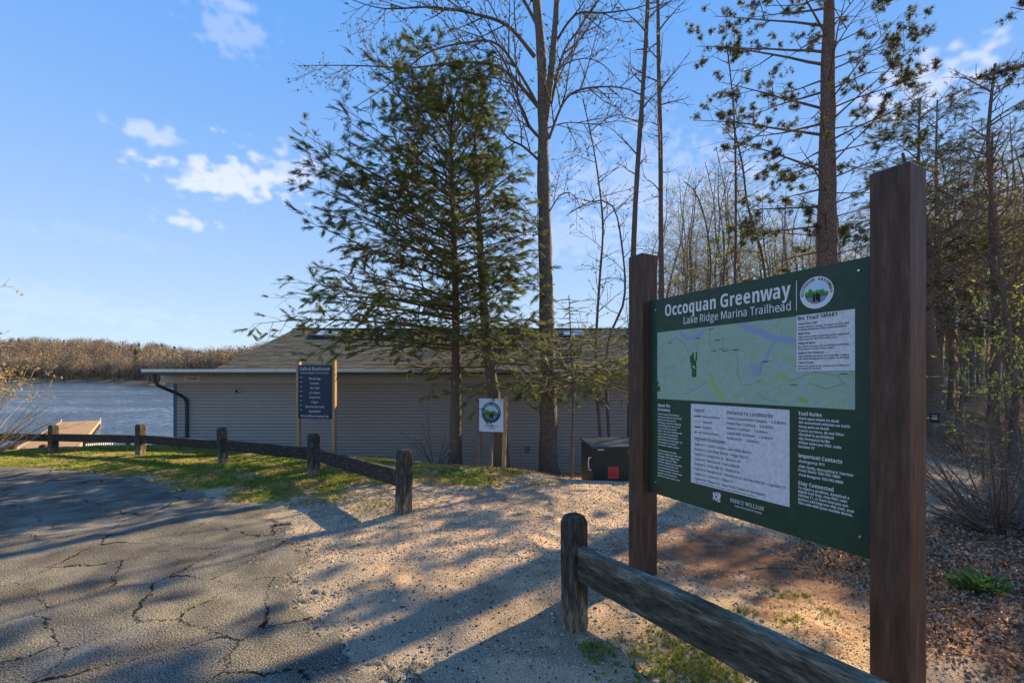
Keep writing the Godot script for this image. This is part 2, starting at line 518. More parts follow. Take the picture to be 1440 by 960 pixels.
func make_far_shore() -> void:
	var xs := steps([[-900, 700, 8.0]])
	var zs := steps([[140, 460, 4.0], [460, 900, 60.0]])
	var tint := func(x, z):
		return Color(.44, .26, .13).lerp(Color(.27, .19, .11), smoothstep(-.3, .3, bumps.get_noise_2d(x * .2, z * .2)))
	var g := sheet(xs, zs, far_lie, tint, func(x, z): return z > along(SHORE, x) - 24.0)
	tag(obj("hillside", g.mesh(M.hill)), "leaf-strewn hillside across the lake", "", "", "structure")
	var rng := RandomNumberGenerator.new()
	rng.seed = 404
	var kinds := []
	for k in 5:
		var t := Geo.new()
		var pine := k == 4
		t.col = Color(.55, .5, .48) if not pine else Color(.6, .4, .3)
		var H := 1.0
		t.tube([Vector3(0, -.03, 0), Vector3(rng.randf_range(-.02, .02), .5, 0), Vector3(rng.randf_range(-.03, .03), .93, 0)] as PackedVector3Array, [.014, .010, .003] as PackedFloat32Array, 4)
		if not pine:
			for b in 16:
				var y := rng.randf_range(.3, .85)
				var a := rng.randf() * TAU
				var o := Vector3(cos(a), rng.randf_range(.5, 1.1), sin(a)).normalized()
				t.tube([Vector3(0, y, 0), Vector3(0, y, 0) + o * rng.randf_range(.13, .24)] as PackedVector3Array, [.006, .002] as PackedFloat32Array, 3)
		t.col = Color.WHITE
		for b in 300 if not pine else 120:
			var q := Vector3(rng.randfn(), rng.randfn(), rng.randfn()).normalized() * pow(rng.randf(), .4)
			var p := Vector3(q.x * .22, .62 + q.y * .36, q.z * .22)
			if pine:
				var y := pow(rng.randf(), .8)
				var w := (1.0 - y) * .15 + .02
				p = Vector3(q.x * w, .42 + y * .58, q.z * w)
			var s := rng.randf_range(.010, .026) if not pine else rng.randf_range(.03, .055)
			var e1 := Vector3(rng.randfn(), rng.randfn(), rng.randfn()).normalized() * s
			var e2 := Vector3(rng.randfn(), rng.randfn(), rng.randfn()).normalized() * s
			t.face([p - e1, p + e2, p + e1 * .8 - e2 * .3], p - Vector3.UP)
		kinds.append(t.mesh(M.far_tree))
	var xf := [[], [], [], [], []]
	var cs := [[], [], [], [], []]
	for i in 9000:
		var x := rng.randf_range(-620.0, 330.0)
		var z := along(SHORE, x) + 3.0 + pow(rng.randf(), 1.25) * 95.0
		if absf(x / z) > 1.35 or far_lie(x, z) < LAKE + .4:
			continue
		if i > 2600 and x > -120.0:
			continue
		var deep := z - along(SHORE, x)
		var k := rng.randi() % 4
		if rng.randf() < .03 + .05 * smoothstep(45.0, 90.0, deep):
			k = 4
		var s := rng.randf_range(9.0, 19.0) * (.88 if k == 4 else 1.0) * (.72 if deep < 5.0 else 1.0)
		if x > -190.0: s *= .95
		xf[k].append(Transform3D(Basis(Vector3.UP, rng.randf() * TAU).scaled(Vector3(s * rng.randf_range(.85, 1.25), s, s)), Vector3(x, far_lie(x, z) - .2, -z)))
		var c: Color = [Color(.36, .25, .17), Color(.33, .26, .20), Color(.40, .26, .16), Color(.34, .30, .17), Color(.26, .21, .17), Color(.31, .28, .22)][rng.randi() % 6]
		if k == 4: c = Color(.085, .105, .045)
		cs[k].append(c * rng.randf_range(.75, 1.3))
	var f := Node3D.new()
	f.name = "far_forest"
	add_child(f)
	tag(f, "brown and rust spring woods covering the far shore of the lake", "forest", "", "stuff")
	for k in 5:
		many("bare_trees" if k < 4 else "pines", kinds[k], xf[k], cs[k], f)

# ------------------------------------------------------------------ trees
func polyline(pts: Array, n: int) -> PackedVector3Array:
	var cv := Curve3D.new()
	for i in pts.size():
		var a: Vector3 = pts[maxi(i - 1, 0)]
		var b: Vector3 = pts[mini(i + 1, pts.size() - 1)]
		cv.add_point(pts[i], -(b - a) / 6.0, (b - a) / 6.0)
	var o := PackedVector3Array()
	var len_ := cv.get_baked_length()
	for i in n + 1:
		o.append(cv.sample_baked(len_ * i / n))
	return o

func at_on(p: PackedVector3Array, t: float) -> Vector3:
	var f := clampf(t, 0.0, 1.0) * (p.size() - 1)
	var i := mini(int(f), p.size() - 2)
	return p[i].lerp(p[i + 1], f - i)

func dir_on(p: PackedVector3Array, t: float) -> Vector3:
	var i := mini(int(clampf(t, 0.0, 1.0) * (p.size() - 1)), p.size() - 2)
	return (p[i + 1] - p[i]).normalized()

func jit(rng: RandomNumberGenerator) -> Vector3:
	return Vector3(rng.randfn(), rng.randfn(), rng.randfn()) * .577

# one stick with its side shoots; leaves out gets [where, direction] of every last shoot
func shoots(g: Geo, leaves: Array, line: PackedVector3Array, r0: float, r1: float, lvl: int, o: Dictionary, rng: RandomNumberGenerator) -> void:
	var rads := PackedFloat32Array()
	for i in line.size():
		rads.append(lerpf(r0, r1, pow(float(i) / (line.size() - 1), .8)))
	g.tube(line, rads, 6 if r0 > .03 else (4 if r0 > .012 else 3))
	var len_ := 0.0
	for i in line.size() - 1:
		len_ += line[i].distance_to(line[i + 1])
	if lvl <= 0:
		leaves.append([line[0], line[-1], line])
		return
	var n := int(maxf(1.0, len_ * o.per_m[lvl] * rng.randf_range(.8, 1.2)))
	for k in n:
		var t: float = lerpf(o.from, 1.0, (k + rng.randf()) / n)
		var p := at_on(line, t)
		var d := dir_on(line, t)
		var side := d.cross(Vector3.UP)
		if side.length() < .2: side = d.cross(Vector3(.8, .1, .6))
		side = side.normalized() * (1.0 if (k % 2) == 0 else -1.0)
		side = side.rotated(d, rng.randfn() * o.roll)
		var e: Vector3 = (d * o.along + side + Vector3.UP * o.lift + jit(rng) * o.wild).normalized()
		var L: float = minf(len_ * .7, o.size[lvl] * rng.randf_range(.55, 1.15) * lerpf(1.0, .45, t))
		var m := 4 if lvl > 1 else 3
		var q := PackedVector3Array([p])
		for i in m:
			p += e * L / m
			q.append(p)
			e = (e + jit(rng) * o.bend + Vector3.UP * o.droop).normalized()
		var rr := minf(lerpf(r0, r1, t) * .75, o.thick[lvl])
		shoots(g, leaves, q, rr, maxf(rr * .35, o.thin), lvl - 1, o, rng)

func limb_line(p: Vector3, d: Vector3, L: float, n: int, bend: float, lift: float, rng: RandomNumberGenerator) -> PackedVector3Array:
	var q := PackedVector3Array([p])
	for i in n:
		p += d * L / n
		q.append(p)
		d = (d + jit(rng) * bend + Vector3.UP * lift).normalized()
	return q

func trunk_mesh(line: PackedVector3Array, r0: float, r1: float, flare: float, seed_: int) -> Geo:
	var g := Geo.new()
	var rads := PackedFloat32Array()
	var n := line.size()
	for i in n:
		var f := float(i) / (n - 1)
		var h := line[i].y - line[0].y
		rads.append(lerpf(r0, r1, pow(f, .9)) * (1.0 + flare * exp(-h / .22)))
	g.tube(line, rads, 14)
	var ns := noise(seed_, 1.6, 3)
	for i in g.v.size():
		var p := g.v[i]
		var h := p.y - line[0].y
		var w := ns.get_noise_3d(p.x * 3.0, p.y * .8, p.z * 3.0)
		g.v[i] = p + g.n[i] * (w * .16 * r0 + maxf(0.0, ns.get_noise_2d(atan2(g.n[i].z, g.n[i].x) * 2.2, 3.0)) * r0 * 1.3 * exp(-h / .18))
	return g

# a spray of flat evergreen needles, 1 long
func frond_mesh() -> ArrayMesh:
	var g := Geo.new()
	var rng := RandomNumberGenerator.new()
	rng.seed = 77
	g.face([Vector3(-.012, 0, 0), Vector3(.012, 0, 0), Vector3(0, -.06, -1.0)], Vector3(0, -5, 0))
	for k in 9:
		var t := .08 + k * .105
		for s in [-1.0, 1.0]:
			var p := Vector3(0, -.06 * t, -t)
			var L := (.30 - .16 * t) * rng.randf_range(.75, 1.15)
			var e := Vector3(s * .8, rng.randf_range(-.25, .12), -.62).normalized()
			var w := Vector3(.0, .0, .017)
			g.face([p - w, p + e * L * .55 - w * 1.4, p + e * L, p + e * L * .5 + w * 1.4, p + w], p - Vector3(0, 5, 0))
	return g.mesh(M.needle)

# a clump of long needles, 1 across
func tuft_mesh() -> ArrayMesh:
	var g := Geo.new()
	var rng := RandomNumberGenerator.new()
	rng.seed = 78
	for k in 22:
		var e := (Vector3(rng.randfn(), rng.randfn(), rng.randfn()).normalized() + Vector3(0, .15, -.55)).normalized() * rng.randf_range(.4, .62)
		var w := e.cross(Vector3(rng.randfn(), rng.randfn(), rng.randfn())).normalized() * .022
		g.face([-w, w, e * .6 + w * .8, e, e * .6 - w * .8], Vector3(0, -9, 0))
	return g.mesh(M.needle)

# a small broad leaf, folded along its rib, 1 long
func leaf_mesh(m: Material, curl := .18) -> ArrayMesh:
	var g := Geo.new()
	for s in [-1.0, 1.0]:
		g.face([Vector3(0, 0, 0), Vector3(s * .26, curl, -.35), Vector3(s * .20, curl * 1.3, -.7), Vector3(0, curl * .4, -1.0), Vector3(0, -.02, -.5)], Vector3(0, -9, 0))
	return g.mesh(m)

func bud_mesh() -> ArrayMesh:
	var g := Geo.new()
	var rng := RandomNumberGenerator.new()
	rng.seed = 79
	for k in 4:
		var e := (Vector3(rng.randfn(), rng.randfn(), rng.randfn()).normalized() + Vector3(0, .2, -.4)).normalized()
		var w := e.cross(Vector3(rng.randfn(), rng.randfn(), .3)).normalized() * .22
		g.face([Vector3.ZERO, e * .5 + w, e, e * .5 - w], Vector3(0, -9, 0))
	return g.mesh(M.leaf)

func looking(d: Vector3, size: float, rng: RandomNumberGenerator, level := .0) -> Basis:
	d = d.normalized()
	var up := Vector3.UP if absf(d.y) < .95 else Vector3.RIGHT
	var b := Basis.looking_at(d, up)
	b = b * Basis(Vector3.FORWARD, rng.randfn() * (1.0 - level) * 1.2)
	return b.scaled(Vector3(size, size, size))

# evergreen fronds along the last shoots
func frond_foliage(root: Node3D, leaves: Array, mesh: Mesh, per: float, size: float, a: Color, b: Color, rng: RandomNumberGenerator, droop := .35, level := .5, spread := .0, clump := .0) -> void:
	var xf := []
	var lumps := noise(int(root.position.x * 10.0), .75, 2)
	var cs := []
	for l in leaves:
		var line: PackedVector3Array = l[2]
		var len_: float = l[0].distance_to(l[1])
		var n := int(len_ * per + rng.randf())
		for k in n:
			var t := rng.randf_range(.15, 1.0)
			var d := dir_on(line, t)
			var w := at_on(line, t)
			var lump := lumps.get_noise_3d(w.x, w.y * 1.5, w.z)
			if clump > 0.0 and rng.randf() > smoothstep(-.34 * clump, .16 * clump, lump + .06): continue
			w += jit(rng) * spread
			var e := (d + d.cross(Vector3.UP) * rng.randf_range(-1.1, 1.1) + Vector3.DOWN * droop + jit(rng) * .3)
			var s := size * rng.randf_range(.6, 1.25)
			xf.append(Transform3D(looking(e, s, rng, level), w))
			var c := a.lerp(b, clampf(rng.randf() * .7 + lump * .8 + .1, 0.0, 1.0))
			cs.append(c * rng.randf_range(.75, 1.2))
	if xf.size():
		many("foliage", mesh, xf, cs, root)

const HEMLOCK := {"per_m": [0.0, 5.6, 3.6], "size": [0.0, .55, 1.35], "from": .22, "along": .75, "lift": .06, "roll": .5, "wild": .25, "bend": .12, "droop": -.05, "thick": [.006, .009, .02], "thin": .0035}
const HARDWOOD := {"per_m": [0.0, 5.4, 2.5], "size": [0.0, .75, 1.9], "from": .18, "along": .95, "lift": .18, "roll": 1.2, "wild": .3, "bend": .16, "droop": .03, "thick": [.006, .010, .024], "thin": .0035}

# an evergreen with an explicit stem; reach(height, angle) gives the limb's length
func evergreen(called: String, label: String, stem: Array, r0: float, r1: float, y0: float, count: int, reach: Callable, tilt: Callable, foliage: Mesh, per: float, size: float, a: Color, b: Color, seed_: int, bark: Material, group := "", opt := HEMLOCK, spread := .0, clump := .9) -> Node3D:
	var rng := RandomNumberGenerator.new()
	rng.seed = seed_
	var base: Vector3 = stem[0]
	var pts := []
	for s in stem:
		pts.append(s - base)
	var root := thing(called, label, "tree", base, group)
	pts[0] = pts[0] - Vector3(0, .25, 0)
	var line := polyline(pts, 26)
	part("trunk", trunk_mesh(line, r0, r1, .45, seed_), bark, root)
	var leaves := []
	var top := line[-1].y
	for k in count:
		var y := lerpf(y0, top * .985, pow((k + rng.randf()) / count, 1.05))
		var t := 0.0
		while t < 1.0 and at_on(line, t).y < y:
			t += .01
		var p := at_on(line, t)
		var ang := k * 2.399 + rng.randfn() * .35
		var L: float = reach.call(y, ang) * rng.randf_range(.78, 1.04)
		if L < .25: continue
		var el: float = tilt.call(y, ang)
		var d := Vector3(cos(ang), el, sin(ang)).normalized()
		var g := Geo.new()
		var q := limb_line(p, d, L, 7, .07, -.012, rng)
		shoots(g, leaves, q, clampf(.011 + L * .0085, .012, .055), .005, 2, opt, rng)
		part("limb", g, M.twig if bark != M.bark_pine else bark, root)
	frond_foliage(root, leaves, foliage, per, size, a, b, rng, .2, .5, spread, clump)
	return root

# a leafless hardwood grown from nothing but a height, for the woods
func bare_tree(H: float, r: float, limbs: int, spread: float, clear: float, seed_: int, bark: Material, bud: Color, bud_mesh_: Mesh, buds: float, levels := 2, wood: Material = null) -> Node3D:
	var rng := RandomNumberGenerator.new()
	rng.seed = seed_
	var root := Node3D.new()
	root.name = "bare_tree"
	var lean := Vector3(rng.randfn(), 0, rng.randfn()) * H * .05
	var pts := [Vector3(0, -.3, 0)]
	for k in 6:
		var f := (k + 1) / 6.0
		pts.append(Vector3(0, H * f, 0) + lean * f * f + Vector3(rng.randfn(), 0, rng.randfn()) * H * .014)
	var line := polyline(pts, 18)
	part("trunk", trunk_mesh(line, r, r * .12, .35, seed_), bark, root)
	var g := Geo.new()
	var leaves := []
	for k in limbs:
		var t := lerpf(clear, .97, (k + rng.randf()) / limbs)
		var ang := k * 2.399 + rng.randfn() * .5
		var d := Vector3(cos(ang), rng.randf_range(.35, 1.0), sin(ang)).normalized()
		var L := spread * lerpf(1.0, .3, (t - clear) / (1.0 - clear)) * rng.randf_range(.6, 1.1)
		var q := limb_line(at_on(line, t), d, L, 6, .12, .04, rng)
		shoots(g, leaves, q, clampf(r * .32 * (1.15 - t), .012, .07), .005, levels, HARDWOOD, rng)
	part("crown", g, wood if wood else M.twig, root)
	if buds > 0.0:
		frond_foliage(root, leaves, bud_mesh_, buds, .07, bud, bud * 1.4, rng, .0, .0)
	return root

const WOOD_KIND := ["grey tree with yellow green buds", "tall brown tree with rusty buds", "middling grey tree with green buds", "small brown tree with rusty buds", "tall grey tree with sparse buds", "spindly young tree with rusty buds", "slim grey tree with green buds"]

func wood_label(i: int, k: float, z: float) -> String:
	var where := "behind sign's left half"
	if k > .52: where = "behind sign's right half"
	if k > .76: where = "behind near sign post"
	if k > .93: where = "right of near sign post"
	if k > 1.13: where = "past view's right edge"
	return WOOD_KIND[i] + ", " + ("deep in woods " if z > 34.0 else ("midway into woods " if z > 21.0 else "front of woods ")) + where

func plant(proto: Node3D, at: Vector3, turn: float, size: float, label: String, category: String, group := "") -> void:
	var o: Node3D = proto.duplicate() if proto.get_parent() or proto.has_meta("used") else proto
	proto.set_meta("used", true)
	o.name = proto.name
	if o.has_meta("used"): o.remove_meta("used")
	add_child(o, true)
	o.position = at
	o.rotation.y = turn
	o.scale = Vector3.ONE * size
	tag(o, label, category, group)
	proto.set_meta("used", true)

func ground_at(x: float, z: float) -> Vector3:
	return Vector3(x, gh(x, z), -z)

func make_big_trees() -> void:
	var frond := frond_mesh()
	var tuft := tuft_mesh()
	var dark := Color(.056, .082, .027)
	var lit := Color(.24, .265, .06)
	# the wide hemlock left of the white sign
	var z := 11.5
	var reach := func(y, ang):
		var left := maxf(0.0, -cos(ang))
		var long: float = along([[2.0, 3.2], [2.8, 4.3], [3.5, 4.9], [4.5, 5.1], [5.4, 5.0], [6.2, 4.3], [7.0, 3.6], [7.8, 2.9], [8.4, 2.3], [9.2, 1.5]], y)
		var short: float = along([[1.2, 1.2], [3.4, 1.9], [6.0, 2.2], [7.6, 2.1], [8.4, 1.8], [9.2, 1.3]], y)
		return lerpf(short, long, pow(left, .6)) * (1.0 - .42 * pow(absf(sin(ang)), 2.0)) * (1.0 + .14 * bumps.get_noise_2d(y * 2.2, ang * 3.0))
	var tilt := func(y, ang):
		return along([[1.5, .04], [2.6, .06], [4.0, .2], [5.5, .36], [7.0, .62], [8.0, 1.1], [9.0, 1.8]], y)
	var b := ground_at(-1.44, z)
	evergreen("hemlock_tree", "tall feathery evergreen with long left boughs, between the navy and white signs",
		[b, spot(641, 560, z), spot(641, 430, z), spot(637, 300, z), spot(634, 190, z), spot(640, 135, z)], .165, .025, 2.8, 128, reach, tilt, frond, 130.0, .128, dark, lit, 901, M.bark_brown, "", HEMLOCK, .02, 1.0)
	# the leaning hemlock behind the white sign
	z = 11.0
	var reach2 := func(y, ang):
		var right := maxf(0.0, cos(ang))
		return along([[1.5, 1.9], [2.6, 2.2], [4.0, 1.5], [6.0, 1.2], [7.6, .4]], y) * (1.0 + .55 * right * smoothstep(3.8, 2.0, y))
	var tilt2 := func(y, ang):
		return along([[2.0, -.12], [3.4, .1], [5.0, .4], [8.0, .8]], y)
	b = ground_at(-.22, z)
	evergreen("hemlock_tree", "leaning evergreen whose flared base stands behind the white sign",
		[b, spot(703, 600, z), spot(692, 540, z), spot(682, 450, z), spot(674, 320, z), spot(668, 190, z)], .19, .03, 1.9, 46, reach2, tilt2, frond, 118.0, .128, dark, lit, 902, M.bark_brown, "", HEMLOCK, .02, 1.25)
	# a young hemlock whose low boughs spread in front of the big grey trunk
	z = 9.6
	var reach3 := func(y, ang):
		return along([[1.5, 1.1], [2.1, 1.7], [2.7, 1.2], [3.3, .4]], y)
	var tilt3 := func(y, ang):
		return -.05
	b = ground_at(1.25, z)
	evergreen("young_hemlock", "young drooping evergreen beside the big grey trunk, under the eave line",
		[b, spot(806, 560, z), spot(803, 480, z), spot(800, 415, z)], .035, .01, 1.9, 40, reach3, tilt3, frond, 40.0, .15, dark, lit * 1.1, 903, M.bark_brown)
	# the pine behind the trailhead sign
	z = 11.5
	var reach4 := func(y, ang):
		var left := maxf(0.0, -cos(ang - .3))
		return along([[4.5, 1.6], [6.0, 2.7], [8.0, 3.0], [10.0, 2.7], [13.0, 2.0], [16.0, .6]], y) * (.72 + .45 * left)
	var tilt4 := func(y, ang):
		return along([[5.0, .1], [9.0, .35], [15.0, .9]], y)
	b = ground_at(8.0, z)
	var pine_opt := HEMLOCK.duplicate()
	pine_opt.per_m = [0.0, 3.6, 2.4]; pine_opt.size = [0.0, .5, 1.3]; pine_opt.droop = .05; pine_opt.from = .38
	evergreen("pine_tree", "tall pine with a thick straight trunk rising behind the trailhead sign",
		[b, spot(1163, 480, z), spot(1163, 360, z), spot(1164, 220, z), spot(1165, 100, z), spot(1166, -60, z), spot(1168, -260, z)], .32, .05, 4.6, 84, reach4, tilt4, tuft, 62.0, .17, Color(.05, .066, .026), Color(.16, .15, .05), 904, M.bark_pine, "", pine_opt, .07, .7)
	# a pine out of the frame on the right; one broken limb and its needles reach into view
	b = ground_at(10.6, 8.2)
	var rng := RandomNumberGenerator.new()
	rng.seed = 905
	var root := thing("pine_tree", "pine at the picture's right edge with a broken stub of a limb", "tree", b)
	part("trunk", trunk_mesh(polyline([Vector3(0, -.3, 0), Vector3(.1, 4, 0), Vector3(.0, 8, .1), Vector3(.2, 13, 0)], 20), .24, .06, .4, 905), M.bark_pine, root)
	var leaves := []
	for s in [[spot(1530, 70, 8.2), spot(1440, 92, 7.9), spot(1378, 108, 7.7), .055, .03], [spot(1530, 120, 8.2), spot(1470, 130, 8.0), spot(1425, 150, 8.0), .03, .006], [spot(1530, 40, 8.2), spot(1470, 20, 8.0), spot(1422, 10, 8.0), .03, .006], [spot(1530, -30, 8.2), spot(1480, -20, 8.4), spot(1428, -30, 8.2), .03, .006], [spot(1530, 200, 8.2), spot(1490, 190, 8.4), spot(1452, 215, 8.2), .03, .006]]:
		var g := Geo.new()
		shoots(g, leaves, polyline([s[0] - b, s[1] - b, s[2] - b], 6), s[3], s[4], 1, pine_opt, rng)
		part("limb", g, M.bark_pine, root)
	for k in 22:
		var y := rng.randf_range(8.0, 12.8)
		var g := Geo.new()
		shoots(g, leaves, limb_line(Vector3(.1, y, 0), Vector3(rng.randf_range(.1, 1), .3, rng.randf_range(-1, 1)).normalized(), rng.randf_range(1.2, 2.4), 5, .1, .03, rng), .04, .006, 2, pine_opt, rng)
		part("limb", g, M.bark_pine, root)
	frond_foliage(root, leaves, tuft, 36.0, .17, Color(.045, .06, .024), Color(.13, .125, .045), rng, .2, .3, .06)

	# the big grey hardwood in the middle
	z = 11.8
	b = ground_at(.96, z)
	root = thing("tulip_tree", "big grey barked tree with long arching bare limbs, right of the white sign", "tree", b)
	rng.seed = 906
	var tulip_opt := HARDWOOD.duplicate()
	tulip_opt.per_m = [0.0, 6.5, 3.3]
	tulip_opt.from = .08
	var stem := [b - Vector3(0, .3, 0), spot(771, 600, z), spot(769, 480, z), spot(766, 330, z), spot(764, 230, z), spot(763, 140, z), spot(760, 60, z), spot(752, -20, z), spot(748, -120, z), spot(742, -260, z)]
	for i in stem.size(): stem[i] = stem[i] - b
	var line := polyline(stem, 34)
	part("trunk", trunk_mesh(line, .25, .05, .5, 906), M.bark_grey, root)
	var fork := [spot(766, 175, z), spot(776, 90, z - .2), spot(783, 0, z - .3), spot(786, -110, z - .3), spot(796, -260, z)]
	for i in fork.size(): fork[i] = fork[i] - b
	var fl := polyline(fork, 16)
	var fg := Geo.new()
	leaves = []
	shoots(fg, leaves, fl, .105, .03, 1, HARDWOOD, rng)
	part("limb", fg, M.bark_grey, root)
	var arms := [
		[[752, 80], [715, 37], [670, 20], [610, 10], [540, 12], [490, -2], .055, -1.5],
		[[757, 150], [720, 108], [690, 90], [640, 88], [580, 95], [500, 92], [418, 92], .055, 1.2],
		[[762, 160], [738, 115], [700, 62], [655, 60], [600, 75], [545, 120], [500, 150], .045, -.8],
		[[763, 230], [735, 205], [712, 192], [690, 150], [668, 118], .04, 1.0],
		[[766, 200], [740, 170], [715, 100], [690, 60], [640, 40], .045, -1.8],
		[[758, 40], [720, -20], [650, -60], [560, -70], [480, -40], .05, 1.5],
		[[775, 145], [792, 75], [815, 40], [840, 2], [870, -40], .045, .9],
		[[772, 195], [792, 145], [815, 126], [865, 122], [900, 132], [922, 152], .04, -1.0],
		[[778, 112], [795, 90], [825, 82], [850, 92], [868, 112], .03, 1.2],
		[[770, 302], [790, 272], [808, 275], [818, 298], .02, -.6],
		[[781, 60], [810, 20], [850, 18], [900, 10], [940, -10], .035, -1.4],
		[[769, 350], [745, 300], [722, 280], [700, 300], .022, .6],
		[[770, 180], [800, 172], [840, 175], [872, 170], [905, 180], .022, 1.5],
		[[750, 0], [700, -50], [640, -120], [600, -200], .06, -2.0],
		[[786, -60], [830, -110], [880, -160], [930, -200], .05, 1.8],
		[[748, -120], [690, -180], [620, -220], .05, 2.0],
	]
	for a in arms:
		var dz: float = a[-1]
		var r: float = a[-2]
		var n: int = a.size() - 2
		var pts := []
		for i in n:
			pts.append(spot(a[i][0], a[i][1], z + dz * i / (n - 1)) - b)
		var g := Geo.new()
		shoots(g, leaves, polyline(pts, 4 * n), r, .007, 2, tulip_opt, rng)
		part("limb", g, M.bark_grey, root)
	frond_foliage(root, leaves, bud_mesh(), 4.5, .055, Color(.14, .15, .04), Color(.11, .08, .04), rng, .0, .0)

	# slender stems between the big tree and the trailhead sign
	thin_tree("young_tree", "thin bare tree bowing left, directly behind the green utility box", 12.0, [[851, 640], [838, 520], [843, 400], [848, 470 - 150], [840, 240], [830, 185], [820, 140]], .052, 30, 911)
	thin_tree("young_tree", "slim bare tree hooked over at its top, behind the green utility box", 12.3, [[861, 640], [853, 500], [878, 420], [874, 340], [862, 290], [835, 282], [800, 300]], .05, 16, 912)
	thin_tree("slender_tree", "straight slender trunk rising just behind the far sign post", 12.6, [[886, 650], [888, 500], [892, 330], [899, 200], [907, 80], [912, -20], [916, -200], [920, -330]], .10, 34, 913)
	thin_tree("slender_tree", "straight slender trunk rising just right of the far sign post", 13.2, [[934, 650], [932, 500], [930, 350], [929, 220], [926, 60], [925, -40], [922, -220], [920, -340]], .095, 34, 914)
	thin_tree("young_tree", "crooked leaning sapling above the left half of the trailhead sign", 13.5, [[1010, 650], [998, 440], [1000, 370], [992, 310], [978, 270], [962, 255]], .05, 14, 915)
	thin_tree("young_tree", "thin dark upright tree above the middle of the trailhead sign", 12.8, [[1036, 650], [1034, 420], [1035, 300], [1034, 200], [1030, 130], [1022, 60]], .055, 36, 916)
	thin_tree("young_tree", "thin bare tree leaning right, just left of the thick pine trunk", 13.8, [[1098, 650], [1080, 420], [1070, 350], [1052, 290], [1044, 230], [1030, 170]], .06, 30, 917)
	thin_tree("crooked_tree", "dark crooked trunk at the right edge behind the shrub", 9.0, [[1424, 690], [1426, 600], [1428, 540], [1416, 450], [1410, 380], [1398, 300], [1390, 200], [1400, 90]], .07, 34, 918)

func thin_tree(called: String, label: String, z: float, px: Array, r: float, limbs: int, seed_: int) -> void:
	var rng := RandomNumberGenerator.new()
	rng.seed = seed_
	var f := spot(px[0][0], px[0][1], z)
	var b := ground_at(f.x, z)
	var pts := [Vector3(0, -.3, 0)]
	for i in range(1, px.size()):
		pts.append(spot(px[i][0], px[i][1], z + sin(i * 1.7 + seed_) * .15) - b)
	var root := thing(called, label, "tree", b)
	var line := polyline(pts, 26)
	part("trunk", trunk_mesh(line, r, r * .3, .3, seed_), M.bark_brown, root)
	var g := Geo.new()
	var leaves := []
	for k in limbs:
		var t := lerpf(.38, .99, (k + rng.randf()) / limbs)
		var a := rng.randf() * TAU
		var q := limb_line(at_on(line, t), Vector3(cos(a), rng.randf_range(.2, .9), sin(a)).normalized(), rng.randf_range(.5, 1.5) * lerpf(1.2, .6, t), 5, .15, .0, rng)
		shoots(g, leaves, q, r * .28, .004, 1, HARDWOOD, rng)
	part("crown", g, M.twig, root)
	frond_foliage(root, leaves, bud_mesh(), 1.8, .045, Color(.10, .10, .03), Color(.10, .05, .03), rng, .0, .0)

